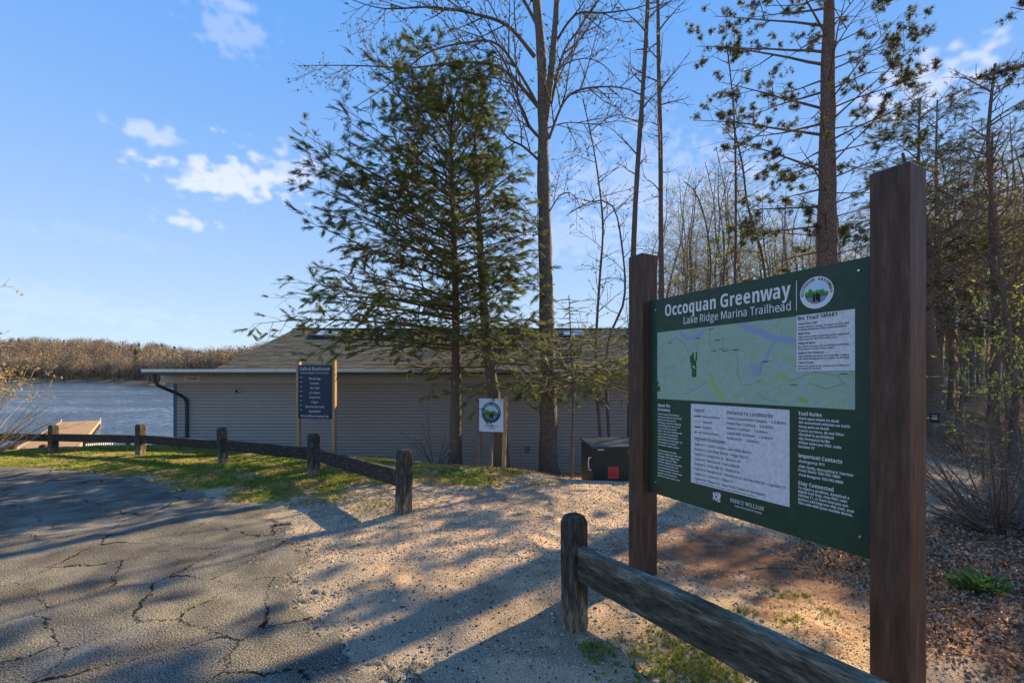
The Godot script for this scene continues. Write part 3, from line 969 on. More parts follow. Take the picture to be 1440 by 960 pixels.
func make_woods() -> void:
	var rng := RandomNumberGenerator.new()
	rng.seed = 1717
	var bud := bud_mesh()
	var protos := []
	for k in 7:
		protos.append(bare_tree([14.0, 17.0, 12.0, 9.0, 15.5, 7.0, 11.0][k], [.13, .18, .11, .07, .16, .05, .085][k], [26, 30, 28, 26, 28, 22, 28][k], [3.0, 3.6, 3.0, 2.1, 3.2, 1.6, 2.5][k], [.35, .4, .3, .22, .42, .15, .25][k], 600 + k, M.bark_brown if k % 2 else M.bark_grey, Color(.36, .21, .10) if k % 2 else Color(.34, .34, .09), bud, [3.0, 2.4, 3.0, 4.0, 2.0, 5.0, 3.0][k]))
	var used := []
	var count := 0
	var tries := 0
	while count < 215 and tries < 9000:
		tries += 1
		var z := rng.randf_range(9.5, 62.0)
		var k := rng.randf_range(.30, 1.28)
		var x := k * z
		if x < 8.5 and z < 24.5: continue
		if k < .86 and rng.randf() < .5: continue
		if k > .86 and z < 24.0 and rng.randf() < .6: continue
		if z < 14.0 and k < 1.0: continue
		if z < 13.0 and rng.randf() < .5: continue
		var ok := true
		for u in used:
			if Vector2(x, z).distance_to(u) < 1.15: ok = false
		# keep the trail clear
		if absf(z - along([[2.0, 5.0], [5.0, 6.2], [8.0, 8.4], [9.6, 11.6], [11.0, 15.0], [15, 22]], x)) < 1.0 and x < 15.0: ok = false
		if absf(x - z + 1.0) < 2.4 and z < 32.0 and rng.randf() < .8: ok = false
		if not ok: continue
		used.append(Vector2(x, z))
		var i := rng.randi() % 7
		var most := 1.65 + z * (rng.randf_range(.24, .44) if k < .86 else rng.randf_range(.34, .60))
		var size := minf(rng.randf_range(.8, 1.2), most / [14.0, 17.0, 12.0, 9.0, 15.5, 7.0, 11.0][i])
		if size < .38: continue
		plant(protos[i], ground_at(x, z), rng.randf() * TAU, size, wood_label(i, k, z), "tree", "bare trees in the woods behind the trailhead sign")
		count += 1
	var more := 0
	tries = 0
	while more < 48 and tries < 4000:
		tries += 1
		var z := rng.randf_range(13.5, 44.0)
		var x := z * rng.randf_range(.86, 1.24)
		var ok := true
		for u in used:
			if Vector2(x, z).distance_to(u) < .8: ok = false
		if absf(z - along([[2.0, 5.0], [5.0, 6.2], [8.0, 8.4], [9.6, 11.6], [11.0, 15.0], [15, 22]], x)) < .9 and x < 15.0: ok = false
		if not ok: continue
		used.append(Vector2(x, z))
		var i: int = [3, 5, 6, 2][rng.randi() % 4]
		plant(protos[i], ground_at(x, z), rng.randf() * TAU, minf(1.1, (1.65 + z * rng.randf_range(.12, .5)) / [14.0, 17.0, 12.0, 9.0, 15.5, 7.0, 11.0][i]), wood_label(i, x / z, z), "tree", "bare trees in the woods behind the trailhead sign")
		more += 1
	# woods beyond the boathouse's roof
	for q in [[1.5, 38], [4.0, 31], [5.5, 36], [7.5, 29], [9.5, 33], [12, 31]]:
		plant(protos[rng.randi() % 7], Vector3(q[0], -1.2, -q[1]), rng.randf() * TAU, rng.randf_range(.42, .6), "small bare tree showing over the right end of the boathouse roof", "tree", "small trees behind the boathouse roof")

	# evergreens in the woods at the right
	var frond := frond_mesh()
	var reach := func(y, ang):
		return along([[2.0, 1.5], [4.0, 2.2], [6.5, 2.0], [9.0, 1.7], [10.2, 1.2], [11.0, .5]], y)
	var tilt := func(y, ang):
		return along([[2.0, .0], [6.0, .3], [11.0, .8]], y)
	var tall := [["dense evergreen rising behind the near sign post", 12.2, 13.6, 9.9], ["dark evergreen at the right edge, behind the crooked trunk", 15.0, 14.2, 9.0], ["evergreen set deep in the woods right of the near sign post", 17.4, 18.6, 12.0]]
	for i in 3:
		var s: Array = tall[i]
		var b := ground_at(s[1], s[2])
		var H: float = s[3]
		var k := H / 11.0
		evergreen("cedar_tree", s[0], [b, b + Vector3(.05, H * .35, .05), b + Vector3(-.05, H * .7, 0), b + Vector3(0, H, 0)], .15, .02, 2.6, 40,
			func(y, ang): return reach.call(y / k, ang), func(y, ang): return tilt.call(y / k, ang), frond, 30.0, .19, Color(.028, .042, .018), Color(.075, .085, .025), 950 + i, M.bark_brown)
	# thick oak by the trail, with the marker post at its foot
	var oak := bare_tree(8.6, .27, 22, 2.6, .45, 690, M.bark_brown, Color(.15, .1, .04), bud, 1.2)
	oak.name = "oak_tree"
	plant(oak, ground_at(11.75, 12.7), .4, 1.0, "thick trunk beside the trail, behind the small marker post", "tree")
	# saplings in young yellow leaf at the right edge
	var sap := bare_tree(3.6, .02, 16, 1.1, .2, 691, M.bark_brown, Color(.36, .40, .08), leaf_mesh(M.leaf), 15.0, 1)
	sap.name = "sapling"
	for q in [[11.6, 10.4, "yellow leafed sapling beyond the crooked trunk at the picture's edge"], [14.6, 15.0, "pale green sapling deeper in the woods, right of the thick trunk"], [12.9, 14.6, "pale green sapling just right of the thick trunk by the trail"], [8.0, 7.7, "sapling in pale yellow leaf beside the crooked trunk"], [9.6, 9.0, "yellow leafed sapling further back, right of the trail marker"], [8.9, 8.0, "yellow leafed sapling at the very edge of the picture"]]:
		plant(sap, ground_at(q[0], q[1]), q[0] * 3.0, 1.0, q[2], "sapling")
	# the bare many-stemmed shrub
	shrub("bare_shrub", "many stemmed leafless shrub arching over the leaf litter at right", 5.5, 5.1, 46, 2.0, 1201, M.twig, 1.0)
	shrub("bare_shrub", "tangle of dead brush at the right edge beside the shrub", 6.0, 5.0, 80, 1.1, 1202, M.twig, .5)
	shrub("bare_shrub", "slight twiggy bush against the siding, left of the tall evergreen", -1.95, 11.6, 9, 1.7, 1203, M.twig, 1.6)
	shrub("bare_shrub", "low twigs at the siding between white sign and big grey trunk", .62, 12.6, 8, .9, 1204, M.twig, 1.2)
	shrub("bare_shrub", "pale bare twigs reaching in at the left edge over the lake", -12.9, 10.9, 60, 2.0, 1205, M.twig_pale, .9)
	var gold := bare_tree(4.3, .045, 34, 2.1, .08, 692, M.twig_pale, Color(.38, .28, .13), bud, 4.5, 2, M.twig_pale)
	gold.name = "golden_tree"
	plant(gold, ground_at(-14.1, 11.4), .3, 1.0, "pale golden budding tree reaching in at the left edge", "tree")
	var brush := 0
	for q in [[3.4, 9.6, .9], [12.4, 8.8, 1.3], [10.4, 10.4, 1.2], [8.7, 12.4, 1.5]]:
		shrub("bare_shrub", ["leafless bush in the litter behind the utility box", "leafless bush off the trail's right side", "leafless bush right beside the trail marker", "leafless bush on the trail's left side behind the sign"][brush], q[0], q[1], 22, q[2], 1210 + brush, M.twig, 1.0)
		brush += 1

func shrub(called: String, label: String, x: float, z: float, stems: int, H: float, seed_: int, wood: Material, up: float) -> void:
	var rng := RandomNumberGenerator.new()
	rng.seed = seed_
	var b := ground_at(x, z)
	var root := thing(called, label, "shrub", b)
	var leaves := []
	var opt := HARDWOOD.duplicate()
	opt.size = [0.0, .42, .8]; opt.per_m = [0.0, 5.5, 3.0]; opt.thick = [.003, .004, .006]; opt.thin = .0016
	for k in stems:
		var a := rng.randf() * TAU
		var d := Vector3(cos(a), up * rng.randf_range(.4, 1.5), sin(a)).normalized()
		var g := Geo.new()
		shoots(g, leaves, limb_line(Vector3(cos(a), 0, sin(a)) * .12 - Vector3(0, .05, 0), d, H * rng.randf_range(.55, 1.15), 6, .10, -.01, rng), H * .0065 + .002, .003, 1, opt, rng)
		part("stem", g, wood, root)
	frond_foliage(root, leaves, bud_mesh(), 1.2, .03, Color(.2, .15, .07), Color(.15, .15, .05), rng, .0, .0)

# ------------------------------------------------------------------ timber
# a rough squared beam along +x, rounded edges
func beam(L: float, w: float, h: float, amp: float, seed_: int, segs: int) -> Geo:
	var g := Geo.new()
	var ns := noise(seed_, 1.0, 3)
	var ring := []
	var ch := minf(w, h) * .09
	for q in [[-1, -1], [1, -1], [1, 1], [-1, 1]]:
		var cx: float = q[0] * (w * .5 - ch)
		var cy: float = q[1] * (h * .5 - ch)
		var a0 := atan2(q[1], q[0])
		for k in 3:
			var a := a0 + (k - 1) * PI / 4
			ring.append(Vector2(cx + cos(a) * ch, cy + sin(a) * ch))
	var full := []
	for i in ring.size():
		full.append(ring[i])
		if i % 3 == 2:
			var e: Vector2 = ring[(i + 1) % ring.size()]
			for k in 4:
				full.append(ring[i].lerp(e, [.04, .34, .66, .96][k]))
	var m := full.size()
	for i in segs + 1:
		var x := L * i / segs
		for k in m:
			var p: Vector2 = full[k]
			var e := p.normalized()
			var d := ns.get_noise_3d(x * 2.2, p.y * 9.0, p.x * 9.0) * amp * .45 + ns.get_noise_3d(x * .5, e.x, e.y + 9.0) * amp
			p += e * d
			g.v.append(Vector3(x, p.y, p.x)); g.n.append(Vector3.ZERO); g.c.append(Color.WHITE)
	for i in segs:
		for k in m:
			var k2 := (k + 1) % m
			var a := i * m
			for t in [[a + k, a + k2, a + m + k], [a + k2, a + m + k2, a + m + k]]:
				var nn: Vector3 = (g.v[t[2]] - g.v[t[0]]).cross(g.v[t[1]] - g.v[t[0]])
				for j in t:
					g.ix.append(j)
					g.n[j] += nn
	for i in g.n.size():
		var nn := g.n[i].normalized()
		if nn.dot(Vector3(0, g.v[i].y, g.v[i].z)) < 0.0: nn = -nn
		g.n[i] = nn
	for s in [0, segs]:
		var p := []
		for k in m: p.append(g.v[s * m + k])
		g.face(p, Vector3(L * .5, 0, 0))
	return g

func upright(g: Geo, H: float, crown: float) -> void:
	# stand a beam up and chamfer its head
	for i in g.v.size():
		var p := g.v[i]
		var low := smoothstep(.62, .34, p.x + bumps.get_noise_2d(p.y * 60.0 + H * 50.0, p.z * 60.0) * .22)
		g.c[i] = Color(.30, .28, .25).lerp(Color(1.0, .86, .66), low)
		var f := smoothstep(H - crown, H, p.x)
		g.v[i] = Vector3(p.z * (1.0 - .24 * f), p.x, p.y * (1.0 - .24 * f))
		var n := g.n[i]
		g.n[i] = Vector3(n.z, n.x + f * .5 * (1.0 - absf(n.x)), n.y).normalized()

func fence(called: String, label: String, posts: Array, rails: Array, pm: Material, rm: Material, seed_: int) -> void:
	# posts: [x, z, ground, height, side, turn, lean]; rails: [from, to, height, thickness]
	var root := thing(called, label, "fence", Vector3(posts[0][0], posts[0][2], -posts[0][1]))
	var k := seed_
	for p in posts:
		k += 1
		var g := beam(p[3] + .3, p[4], p[4], .006, k, 22)
		upright(g, p[3] + .3, .035)
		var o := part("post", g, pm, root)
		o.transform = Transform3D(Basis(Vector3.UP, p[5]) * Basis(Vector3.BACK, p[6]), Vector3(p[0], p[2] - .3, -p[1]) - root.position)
	for r in rails:
		k += 1
		var a: Vector3 = r[0]
		var d: Vector3 = r[1] - a
		var bm := beam(d.length(), r[3], r[2], .004, k, 40)
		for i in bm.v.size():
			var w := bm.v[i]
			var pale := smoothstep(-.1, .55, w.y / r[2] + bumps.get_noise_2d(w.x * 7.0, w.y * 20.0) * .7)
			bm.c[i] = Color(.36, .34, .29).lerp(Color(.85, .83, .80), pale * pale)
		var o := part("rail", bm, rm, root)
		var x := d.normalized()
		var zz := x.cross(Vector3.UP).normalized()
		o.transform = Transform3D(Basis(x, zz.cross(x), zz), a - root.position)

func make_fences() -> void:
	var d := Vector3(.553, 0, .833)   # towards the camera's right
	var c := Vector3(.414, 0, -3.019)
	var turn := atan2(-d.z, d.x)
	var e := c + d * 3.0
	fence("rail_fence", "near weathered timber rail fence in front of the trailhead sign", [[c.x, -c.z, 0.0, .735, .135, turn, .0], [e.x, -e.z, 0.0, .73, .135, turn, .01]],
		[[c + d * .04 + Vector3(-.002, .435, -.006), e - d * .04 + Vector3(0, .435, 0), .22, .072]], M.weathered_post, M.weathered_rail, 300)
	var ps := [[-1.315, 5.5, .0, .775, .15], [-3.32, 7.62, -.02, .72, .15], [-5.86, 9.25, -.12, .74, .15], [-8.5, 10.4, -.15, .72, .15], [-11.4, 11.3, -.24, .70, .15], [-14.4, 12.0, -.3, .7, .15]]
	var posts := []
	for i in ps.size():
		var p: Array = ps[i]
		var a: Array = ps[maxi(i - 1, 0)]
		var b: Array = ps[mini(i + 1, ps.size() - 1)]
		var t := atan2(b[1] - a[1], b[0] - a[0])
		posts.append([p[0], p[1], p[2], p[3], p[4], t + [.1, .2, -.1, .05, .0, .1][i], [.02, -.01, -.09, .0, .0, .02][i]])
	var rails := []
	for i in ps.size() - 1:
		var a := Vector3(ps[i][0], ps[i][2] + .52 - .04 * (i > 0 as int), -ps[i][1])
		var b := Vector3(ps[i + 1][0], ps[i + 1][2] + .49, -ps[i + 1][1])
		var u := (b - a).normalized()
		rails.append([a + u * .05 - Vector3(0, .10, 0), b - u * .05 - Vector3(0, .10, 0), .2 if i < 2 else .18, .08])
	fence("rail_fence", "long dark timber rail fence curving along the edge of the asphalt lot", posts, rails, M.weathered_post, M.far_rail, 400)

# ------------------------------------------------------------------ signs
var plain_font: Font
var bold_font: Font
var serif_font: Font
var slant_font: Font

func make_fonts() -> void:
	var f := SystemFont.new()
	f.font_names = ["Droid Sans"]
	plain_font = f
	var b := SystemFont.new()
	b.font_names = ["Droid Sans"]
	b.font_weight = 700
	var bv := FontVariation.new()
	bv.base_font = b
	bold_font = bv
	var iv := FontVariation.new()
	iv.base_font = b
	iv.variation_transform = Transform2D(Vector2(1, 0), Vector2(.22, 1), Vector2.ZERO)
	slant_font = iv
	var s := SystemFont.new()
	s.font_names = ["Droid Serif"]
	serif_font = s

# flat lettering on a board's face; (x, y) is where the baseline starts, cap the height of a capital, wide the width to fit
func words(board: Node3D, text: String, x: float, y: float, cap: float, ink: Material, font: Font, wide := 0.0, centred := false, z := .0012, called := "lettering") -> void:
	var t := TextMesh.new()
	t.text = text
	t.font = font
	t.font_size = 32
	t.pixel_size = cap / (32.0 * .716)
	t.depth = .0008
	t.curve_step = 2.0
	t.horizontal_alignment = HORIZONTAL_ALIGNMENT_LEFT
	t.vertical_alignment = VERTICAL_ALIGNMENT_BOTTOM
	t.material = ink
	var box := t.get_aabb()
	var sx := 1.0
	if wide > 0.0 and box.size.x > 0.0:
		sx = wide / box.size.x
	var o := obj(called, t, board)
	o.scale = Vector3(sx, 1, 1)
	var left := x - box.position.x * sx
	if centred:
		left = x - (box.position.x + box.size.x * .5) * sx
	o.position = Vector3(left, y - font.get_descent(32) * t.pixel_size, z)

func board_face(called: String, x0: float, y0: float, x1: float, y1: float, m: Material, parent: Node3D, z := .0006, th := .001) -> MeshInstance3D:
	var g := Geo.new()
	g.box(Vector3((x0 + x1) * .5, (y0 + y1) * .5, z), Vector3(x1 - x0, y1 - y0, th))
	return part(called, g, m, parent)

func printed(called: String, x0: float, y0: float, x1: float, y1: float, im: Image, parent: Node3D, z := .0012) -> void:
	var g := Geo.new()
	for q in [[x0, y1, 0, 0], [x1, y1, 1, 0], [x1, y0, 1, 1], [x0, y0, 0, 1]]:
		g.v.append(Vector3(q[0], q[1], z)); g.n.append(Vector3.BACK); g.c.append(Color.WHITE); g.uv.append(Vector2(q[2], q[3]))
	g.ix = PackedInt32Array([0, 1, 2, 0, 2, 3])
	var m := mat(.5)
	m.albedo_texture = ImageTexture.create_from_image(im)
	m.texture_repeat = false
	part(called, g, m, parent)

func pixel(im: Image, x: int, y: int, c: Color) -> void:
	if x >= 0 and y >= 0 and x < im.get_width() and y < im.get_height():
		im.set_pixel(x, y, c)

func stroke(im: Image, pts: Array, w: float, c: Color) -> void:
	for i in pts.size() - 1:
		var a: Vector2 = pts[i]
		var b: Vector2 = pts[i + 1]
		var n := int(a.distance_to(b)) + 1
		for k in n + 1:
			var p := a.lerp(b, float(k) / n)
			var r := int(ceil(w))
			for dx in range(-r, r + 1):
				for dy in range(-r, r + 1):
					if dx * dx + dy * dy <= w * w:
						pixel(im, int(p.x) + dx, int(p.y) + dy, c)

func map_picture() -> Image:
	# a trail map: pale ground, parks, a river, roads; 0..1 across and down
	var W := 896
	var H := 336
	var im := Image.create(W, H, false, Image.FORMAT_RGB8)
	var n1 := noise(501, .008, 4)
	var n2 := noise(502, .02, 4)
	for y in H:
		for x in W:
			var a := n1.get_noise_2d(x, y)
			var b := n2.get_noise_2d(x, y)
			var c := Color(.60, .70, .61).lerp(Color(.63, .69, .67), smoothstep(-.2, .3, a))
			if b + a * .6 > .22: c = Color(.585, .70, .56)
			elif b > .2: c = Color(.60, .69, .575)
			im.set_pixel(x, y, c)
	var U := func(arr):
		var o := []
		for p in arr: o.append(Vector2(p[0] * W, p[1] * H))
		return o
	var rng := RandomNumberGenerator.new()
	rng.seed = 5
	for k in 320:
		var p := Vector2(rng.randf() * W, rng.randf() * H)
		var q := [p]
		var d := Vector2.from_angle(rng.randf() * TAU)
		for i in 5:
			p += d * rng.randf_range(8, 26); d = d.rotated(rng.randfn() * .5); q.append(p)
		stroke(im, q, .6, Color(.53, .61, .56))
	var river := Color(.55, .62, .72)
	stroke(im, U.call([[.17, .04], [.20, .12], [.26, .13], [.31, .06], [.33, .0]]), 9.0, river)
	stroke(im, U.call([[.52, .0], [.56, .07], [.62, .13], [.66, .20], [.72, .25], [.80, .28], [.9, .3]]), 13.0, river)
	stroke(im, U.call([[.69, .24], [.67, .34], [.65, .46], [.62, .56], [.60, .66]]), 6.0, river)
	stroke(im, U.call([[.59, .55], [.615, .62]]), 15.0, river)
	var olive := Color(.62, .70, .42)
	stroke(im, U.call([[.365, .62], [.375, .75], [.40, .88], [.43, .96]]), 9.0, olive)
	stroke(im, U.call([[.71, .68], [.735, .69]]), 9.0, olive)
	stroke(im, U.call([[.80, .92], [.82, .94]]), 9.0, Color(.50, .70, .36))
	stroke(im, U.call([[.17, .67], [.19, .70]]), 7.0, Color(.60, .75, .42))
	stroke(im, U.call([[.87, .03], [.9, .08]]), 16.0, Color(.64, .8, .46))
	var park := Color(.16, .36, .13)
	for q in [[.232, .37, .020, .10], [.246, .34, .012, .14], [.238, .44, .034, .12], [.244, .52, .030, .16], [.268, .33, .010, .12], [.0, .74, .012, .08], [.0, .80, .022, .09]]:
		im.fill_rect(Rect2i(int(q[0] * W), int(q[1] * H), int(q[2] * W), int(q[3] * H)), park)
	stroke(im, U.call([[.25, .52], [.262, .55]]), 3.0, Color(.7, .8, .6))
	stroke(im, U.call([[.005, .78], [.014, .82]]), 2.0, Color(.7, .8, .6))
	var road := Color(.16, .22, .24)
	for r in [[[.04, .34], [.03, .25], [.05, .17], [.10, .15], [.13, .10], [.16, .14], [.20, .22], [.215, .32]],
		[[.28, .12], [.285, .22], [.27, .30]], [[.355, .04], [.35, .18], [.36, .28], [.40, .33]], [[.40, .2], [.43, .16], [.43, .28], [.47, .33], [.54, .35]],
		[[.51, .36], [.51, .62], [.53, .78], [.58, .76], [.63, .70]], [[.62, .64], [.625, .5], [.68, .49]], [[.75, .72], [.85, .62], [.94, .66], [.96, .74], [.90, .80], [.83, .74]], [[.6, .84], [.64, .93], [.72, .98]], [[.2, .92], [.30, .8], [.34, .72]]]:
		stroke(im, U.call(r), .8, road)
	for p in [[.095, .17], [.28, .14], [.36, .04], [.395, .19], [.42, .31], [.375, .33], [.5, .33], [.645, .49], [.77, .76], [.96, .64], [.44, .335], [.26, .42]]:
		stroke(im, U.call([[p[0] - .012, p[1]], [p[0] + .014, p[1]]]), 1.6, Color(.14, .17, .18))
	return im

func emblem_picture(ring: Color, band: Color) -> Image:
	var S := 256
	var im := Image.create(S, S, false, Image.FORMAT_RGB8)
	var ns := noise(510, .02, 3)
	for y in S:
		for x in S:
			var p := Vector2(x - 127.5, y - 127.5) / 127.5
			var r := p.length()
			var c := band
			if r < .70:
				var hill := -.02 + ns.get_noise_1d(x * 1.1) * .28 - .16 * cos(p.x * 2.0)
				c = Color(.72, .82, .92)
				if p.y > hill: c = Color(.20, .52, .14).lerp(Color(.36, .66, .2), smoothstep(hill + .2, hill, p.y))
				if p.y > .14 + ns.get_noise_1d(x * 2.0 + 400) * .08: c = Color(.42, .36, .20)
				if p.y > .26: c = Color(.44, .56, .72) if p.x > .1 else Color(.46, .50, .52)
				for b in [[-.14, .05], [.03, .0], [.16, .1]]:
					var q := p - Vector2(b[0], b[1])
					if (q - Vector2(0, .06)).length() < .055 or (absf(q.x) < .07 and q.y > .08 and q.y < .5): c = Color(.07, .09, .06)
			elif r < .73 or r > .965:
				c = ring
			im.set_pixel(x, y, c)
	return im

func disc(called: String, at: Vector3, r: float, im: Image, parent: Node3D) -> Node3D:
	var g := Geo.new()
	g.v.append(at); g.n.append(Vector3.BACK); g.c.append(Color.WHITE); g.uv.append(Vector2(.5, .5))
	for k in 48:
		var a := TAU * k / 48
		g.v.append(at + Vector3(cos(a), sin(a), 0) * r); g.n.append(Vector3.BACK); g.c.append(Color.WHITE)
		g.uv.append(Vector2(.5 + cos(a) * .498, .5 - sin(a) * .498))
		g.ix.append(0); g.ix.append(1 + (k + 1) % 48); g.ix.append(1 + k)
	var m := mat(.5)
	m.albedo_texture = ImageTexture.create_from_image(im)
	m.texture_repeat = false
	return part(called, g, m, parent)

func arc_words(board: Node3D, text: String, at: Vector3, r: float, cap: float, span: float, ink: Material) -> void:
	# capitals set round the top of a ring, one mesh per letter
	for i in text.length():
		if text[i] == " ": continue
		var a := PI * .5 + span * (.5 - (i + .5) / text.length())
		var t := TextMesh.new()
		t.text = text[i]
		t.font = bold_font
		t.font_size = 24
		t.pixel_size = cap / (24.0 * .716)
		t.depth = .0008
		t.curve_step = 4.0
		t.material = ink
		var o := obj("lettering", t, board)
		o.position = at + Vector3(cos(a), sin(a), 0) * r
		o.rotation.z = a - PI * .5

func make_trailhead_sign() -> void:
	var base := Vector3(1.543, 0, -3.072)
	var root := thing("trailhead_sign", "large green trail information board between two brown timber posts", "sign", base)
	var x_ := Vector3(.4605, 0, .8877)
	var z_ := Vector3(-.8877, 0, .4605)
	var bas := Basis(x_, Vector3.UP, z_)
	for q in [[Vector3(1.97, 0, -2.25), 2.722], [Vector3(1.117, -.05, -3.895), 2.715]]:
		var near: Vector3 = q[0]
		var mid: Vector3 = near - x_ * .0875 - z_ * .0875
		var g := Geo.new()
		g.box(Vector3(0, (q[1] - .3) * .5, 0), Vector3(.175, q[1] + .3, .175), Basis.IDENTITY, .006)
		var o := part("post", g, M.sign_post, root)
		o.transform = Transform3D(bas, mid - base)
		o.position.y = 0.0
	var pg := Geo.new()
	pg.box(Vector3(.839, .82, -.0065), Vector3(1.675, 1.645, .012), Basis.IDENTITY, .0015)
	var p := part("panel", pg, M.panel, root)
	p.transform = Transform3D(bas, Vector3(1.1833, .663, -3.9295) - base)
	var W: Material = M.ink_white
	var K: Material = M.ink_black
	words(p, "Occoquan Greenway", .185, 1.488, .096, W, bold_font, 1.035)
	words(p, "Lake Ridge Marina Trailhead", .379, 1.405, .054, W, plain_font, .842)
	board_face("divider", 1.2535, 1.397, 1.2575, 1.583, W, p)
	disc("emblem", Vector3(1.373, 1.49, .0012), .0955, emblem_picture(Color(.82, .85, .86), Color(.84, .86, .86)), p)
	arc_words(p, "OCCOQUAN GREENWAY", Vector3(1.373, 1.49, .0022), .081, .0165, 3.5, K)
	printed("map_print", .099, .805, 1.577, 1.362, map_picture(), p)
	board_face("information_panel", 1.257, 1.025, 1.577, 1.366, M.paper, p, .0016)
	var y := 1.335
	words(p, "Be Trail", 1.267, y, .023, K, bold_font, .118, false, .0026)
	words(p, "SMART", 1.396, y, .023, K, slant_font, .094, false, .0026)
	var smart := [["Share the Trail", "There will be a range of users on the trail", "including pedestrians, bikers, and dog walkers"], ["Mind on Users", "Give others a bell or greeting as you approach", "and pass on the left with care"], ["Always be Aware", "Be aware of your surroundings and keep", "the volume of your music down"], ["Respect the Distance", "Give wildlife and other users plenty of space", "and avoid damaging trees or plants on the trail"], ["Take it Home", "Pack it in, pack it out, please leave litter or", "pet waste off the trail"]]
	for k in 5:
		y = 1.305 - k * .0595
		words(p, smart[k][0], 1.267, y, .0125, K, slant_font, [.11, .07, .10, .145, .09][k], false, .0026)
		words(p, smart[k][1], 1.267, y - .0185, .0095, K, slant_font, .28, false, .0026)
		words(p, smart[k][2], 1.267, y - .034, .0095, K, slant_font, [.27, .22, .20, .28, .13][k], false, .0026)
	board_face("information_panel", .449, .172, 1.213, .781, M.paper, p, .0008)
	words(p, "Legend", .482, .722, .025, K, bold_font, .09)
	for k in 4:
		y = .681 - .041 * k
		words(p, ["Natural Surface", "Sidewalk", "Asphalt", "Planned Route"][k], .560, y, .0175, K, bold_font, [.15, .085, .075, .14][k])
		for s in [[.482, .546]] if k < 3 else [[.482, .506], [.522, .546]]:
			board_face("legend_line", s[0], y + .003, s[1], y + .012, [K, M.trim_grey, K, K][k], p, .0016)
	words(p, "Distance to Landmarks", .766, .722, .027, K, bold_font, .34)
	var marks := ["County Government Complex  -", "Hedges Run Trailhead  -", "Mohican Trailhead  -", "Cotton Mill Trailhead  -", "Antietam ES  -"]
	for k in 5:
		y = .686 - .0355 * k
		var wd: float = [.315, .235, .195, .23, .135][k]
		words(p, marks[k], .766, y, .0185, K, bold_font, wd)
		words(p, ["5.6 Miles", "0.8 Miles", "1.8 Miles", "2.5 Miles", "3.0 Miles"][k], .766 + wd + .014, y, .0175, K, bold_font, .095)
	words(p, "Segment Breakdown", .482, .506, .026, K, bold_font, .27)
	var seg := ["County Complex - Lake Ridge Marina", "Lake Ridge Marina - Hedges Run Dr", "Hedges Run Dr - Mohican Rd", "Mohican Rd - Cotton Mill Rd", "Cotton Mill Rd - Deepford Dr", "Deepford Dr - Woodfern Ct, Gunnerside Dr - Capstan Ct", "Capstan Ct - Clipper Dr", "Clipper Dr - River Park (Town of Occoquan)"]
	for k in 8:
		y = .466 - .0377 * k
		words(p, "Segment %d:" % (k + 1), .484, y, .0175, K, bold_font, .105)
		words(p, seg[k], .600, y, .0185, K, bold_font, [.355, .335, .27, .265, .27, .585, .22, .455][k])
	words(p, "Segments on this map may not be open. Visit our website for trail updates", .486, .181, .008, K, slant_font, .5)
	words(p, "About the", .104, .738, .025, W, bold_font, .135)
	words(p, "Greenway", .104, .703, .025, W, bold_font, .135)
	var about := ["The Occoquan Greenway", "connects natural areas and", "parks across the county,", "offering a trail for walking", "and biking from the Gov't", "Center to the river and the", "town. The route follows the", "water and the woodlands", "and is shared by hikers", "with wheels and dogs, so", "that everyone can enjoy it", "at their own pace.", "", "The Greenway is currently", "made of segments that run", "through Lake Ridge Park", "along the reservoir. More", "will be added every year", "as the trail is built and", "connected with paths and", "streets nearby. Check the", "map for open segments", "before you set out."]
	for k in about.size():
		if about[k]: words(p, about[k], .104, .672 - .0235 * k, .013, W, bold_font, .23 + .03 * sin(k * 2.3))
	words(p, "Trail Rules", 1.267, .752, .022, W, bold_font, .135)
	var rules := ["-Park open dawn to dusk", "-No motorized vehicles on trails", "-Keep pets on leash", "-Leave no trace, do not litter", "-Alcohol is prohibited", "-No Personal Grills", "-Other rules per PWC code", " Section 17"]
	for k in 8:
		words(p, rules[k], 1.267, .726 - .0247 * k, .016, W, bold_font, [.23, .285, .175, .255, .20, .18, .24, .095][k])
	words(p, "Important Contacts", 1.267, .494, .023, W, bold_font, .245)
	var con := ["-Emergency: 911", "-PWC Parks, Recreation & Tourism", " Front Desk: 703-792-7060", "-Park Rangers: 703-792-8889"]
	for k in 4:
		words(p, con[k], 1.267, [.464, .431, .408, .380][k], .016, W, bold_font, [.15, .30, .235, .25][k])
	words(p, "Stay Connected", 1.267, .325, .023, W, bold_font, .2)
	var stay := ["To report a problem, download a", "digital trail map, view PWC code", "Section 17, or learn how you can", "protect and improve this trail, scan", "this code with your mobile device."]
	for k in 5:
		words(p, stay[k], 1.267, .300 - .0232 * k, .016, W, bold_font, [.28, .27, .275, .305, .30][k])
	words(p, "PRINCE WILLIAM", .794, .105, .024, W, serif_font, .25)
	words(p, "Parks, Recreation & Tourism", .83, .079, .013, W, serif_font, .2)
	var rng := RandomNumberGenerator.new()
	rng.seed = 12
	for k in 4:
		var g := Geo.new()
		var a0 := PI * .25 + k * PI * .5
		var c := Vector3(.683, .113, .0014) + Vector3(cos(a0), sin(a0), 0) * .0215
		for i in 7:
			if (i + k) % 4 == 3: continue
			var a := TAU * i / 7
			var q := c + Vector3(cos(a), sin(a), 0) * .013
			g.face([q + Vector3(.0085, 0, 0), q + Vector3(0, .0085, 0), q - Vector3(.0085, 0, 0), q - Vector3(0, .0085, 0)], q - Vector3(0, 0, 1))
		g.face([c + Vector3(.006, 0, 0), c + Vector3(0, .006, 0), c - Vector3(.006, 0, 0), c - Vector3(0, .006, 0)], c - Vector3(0, 0, 1))
		part("flower_logo", g, W, p)
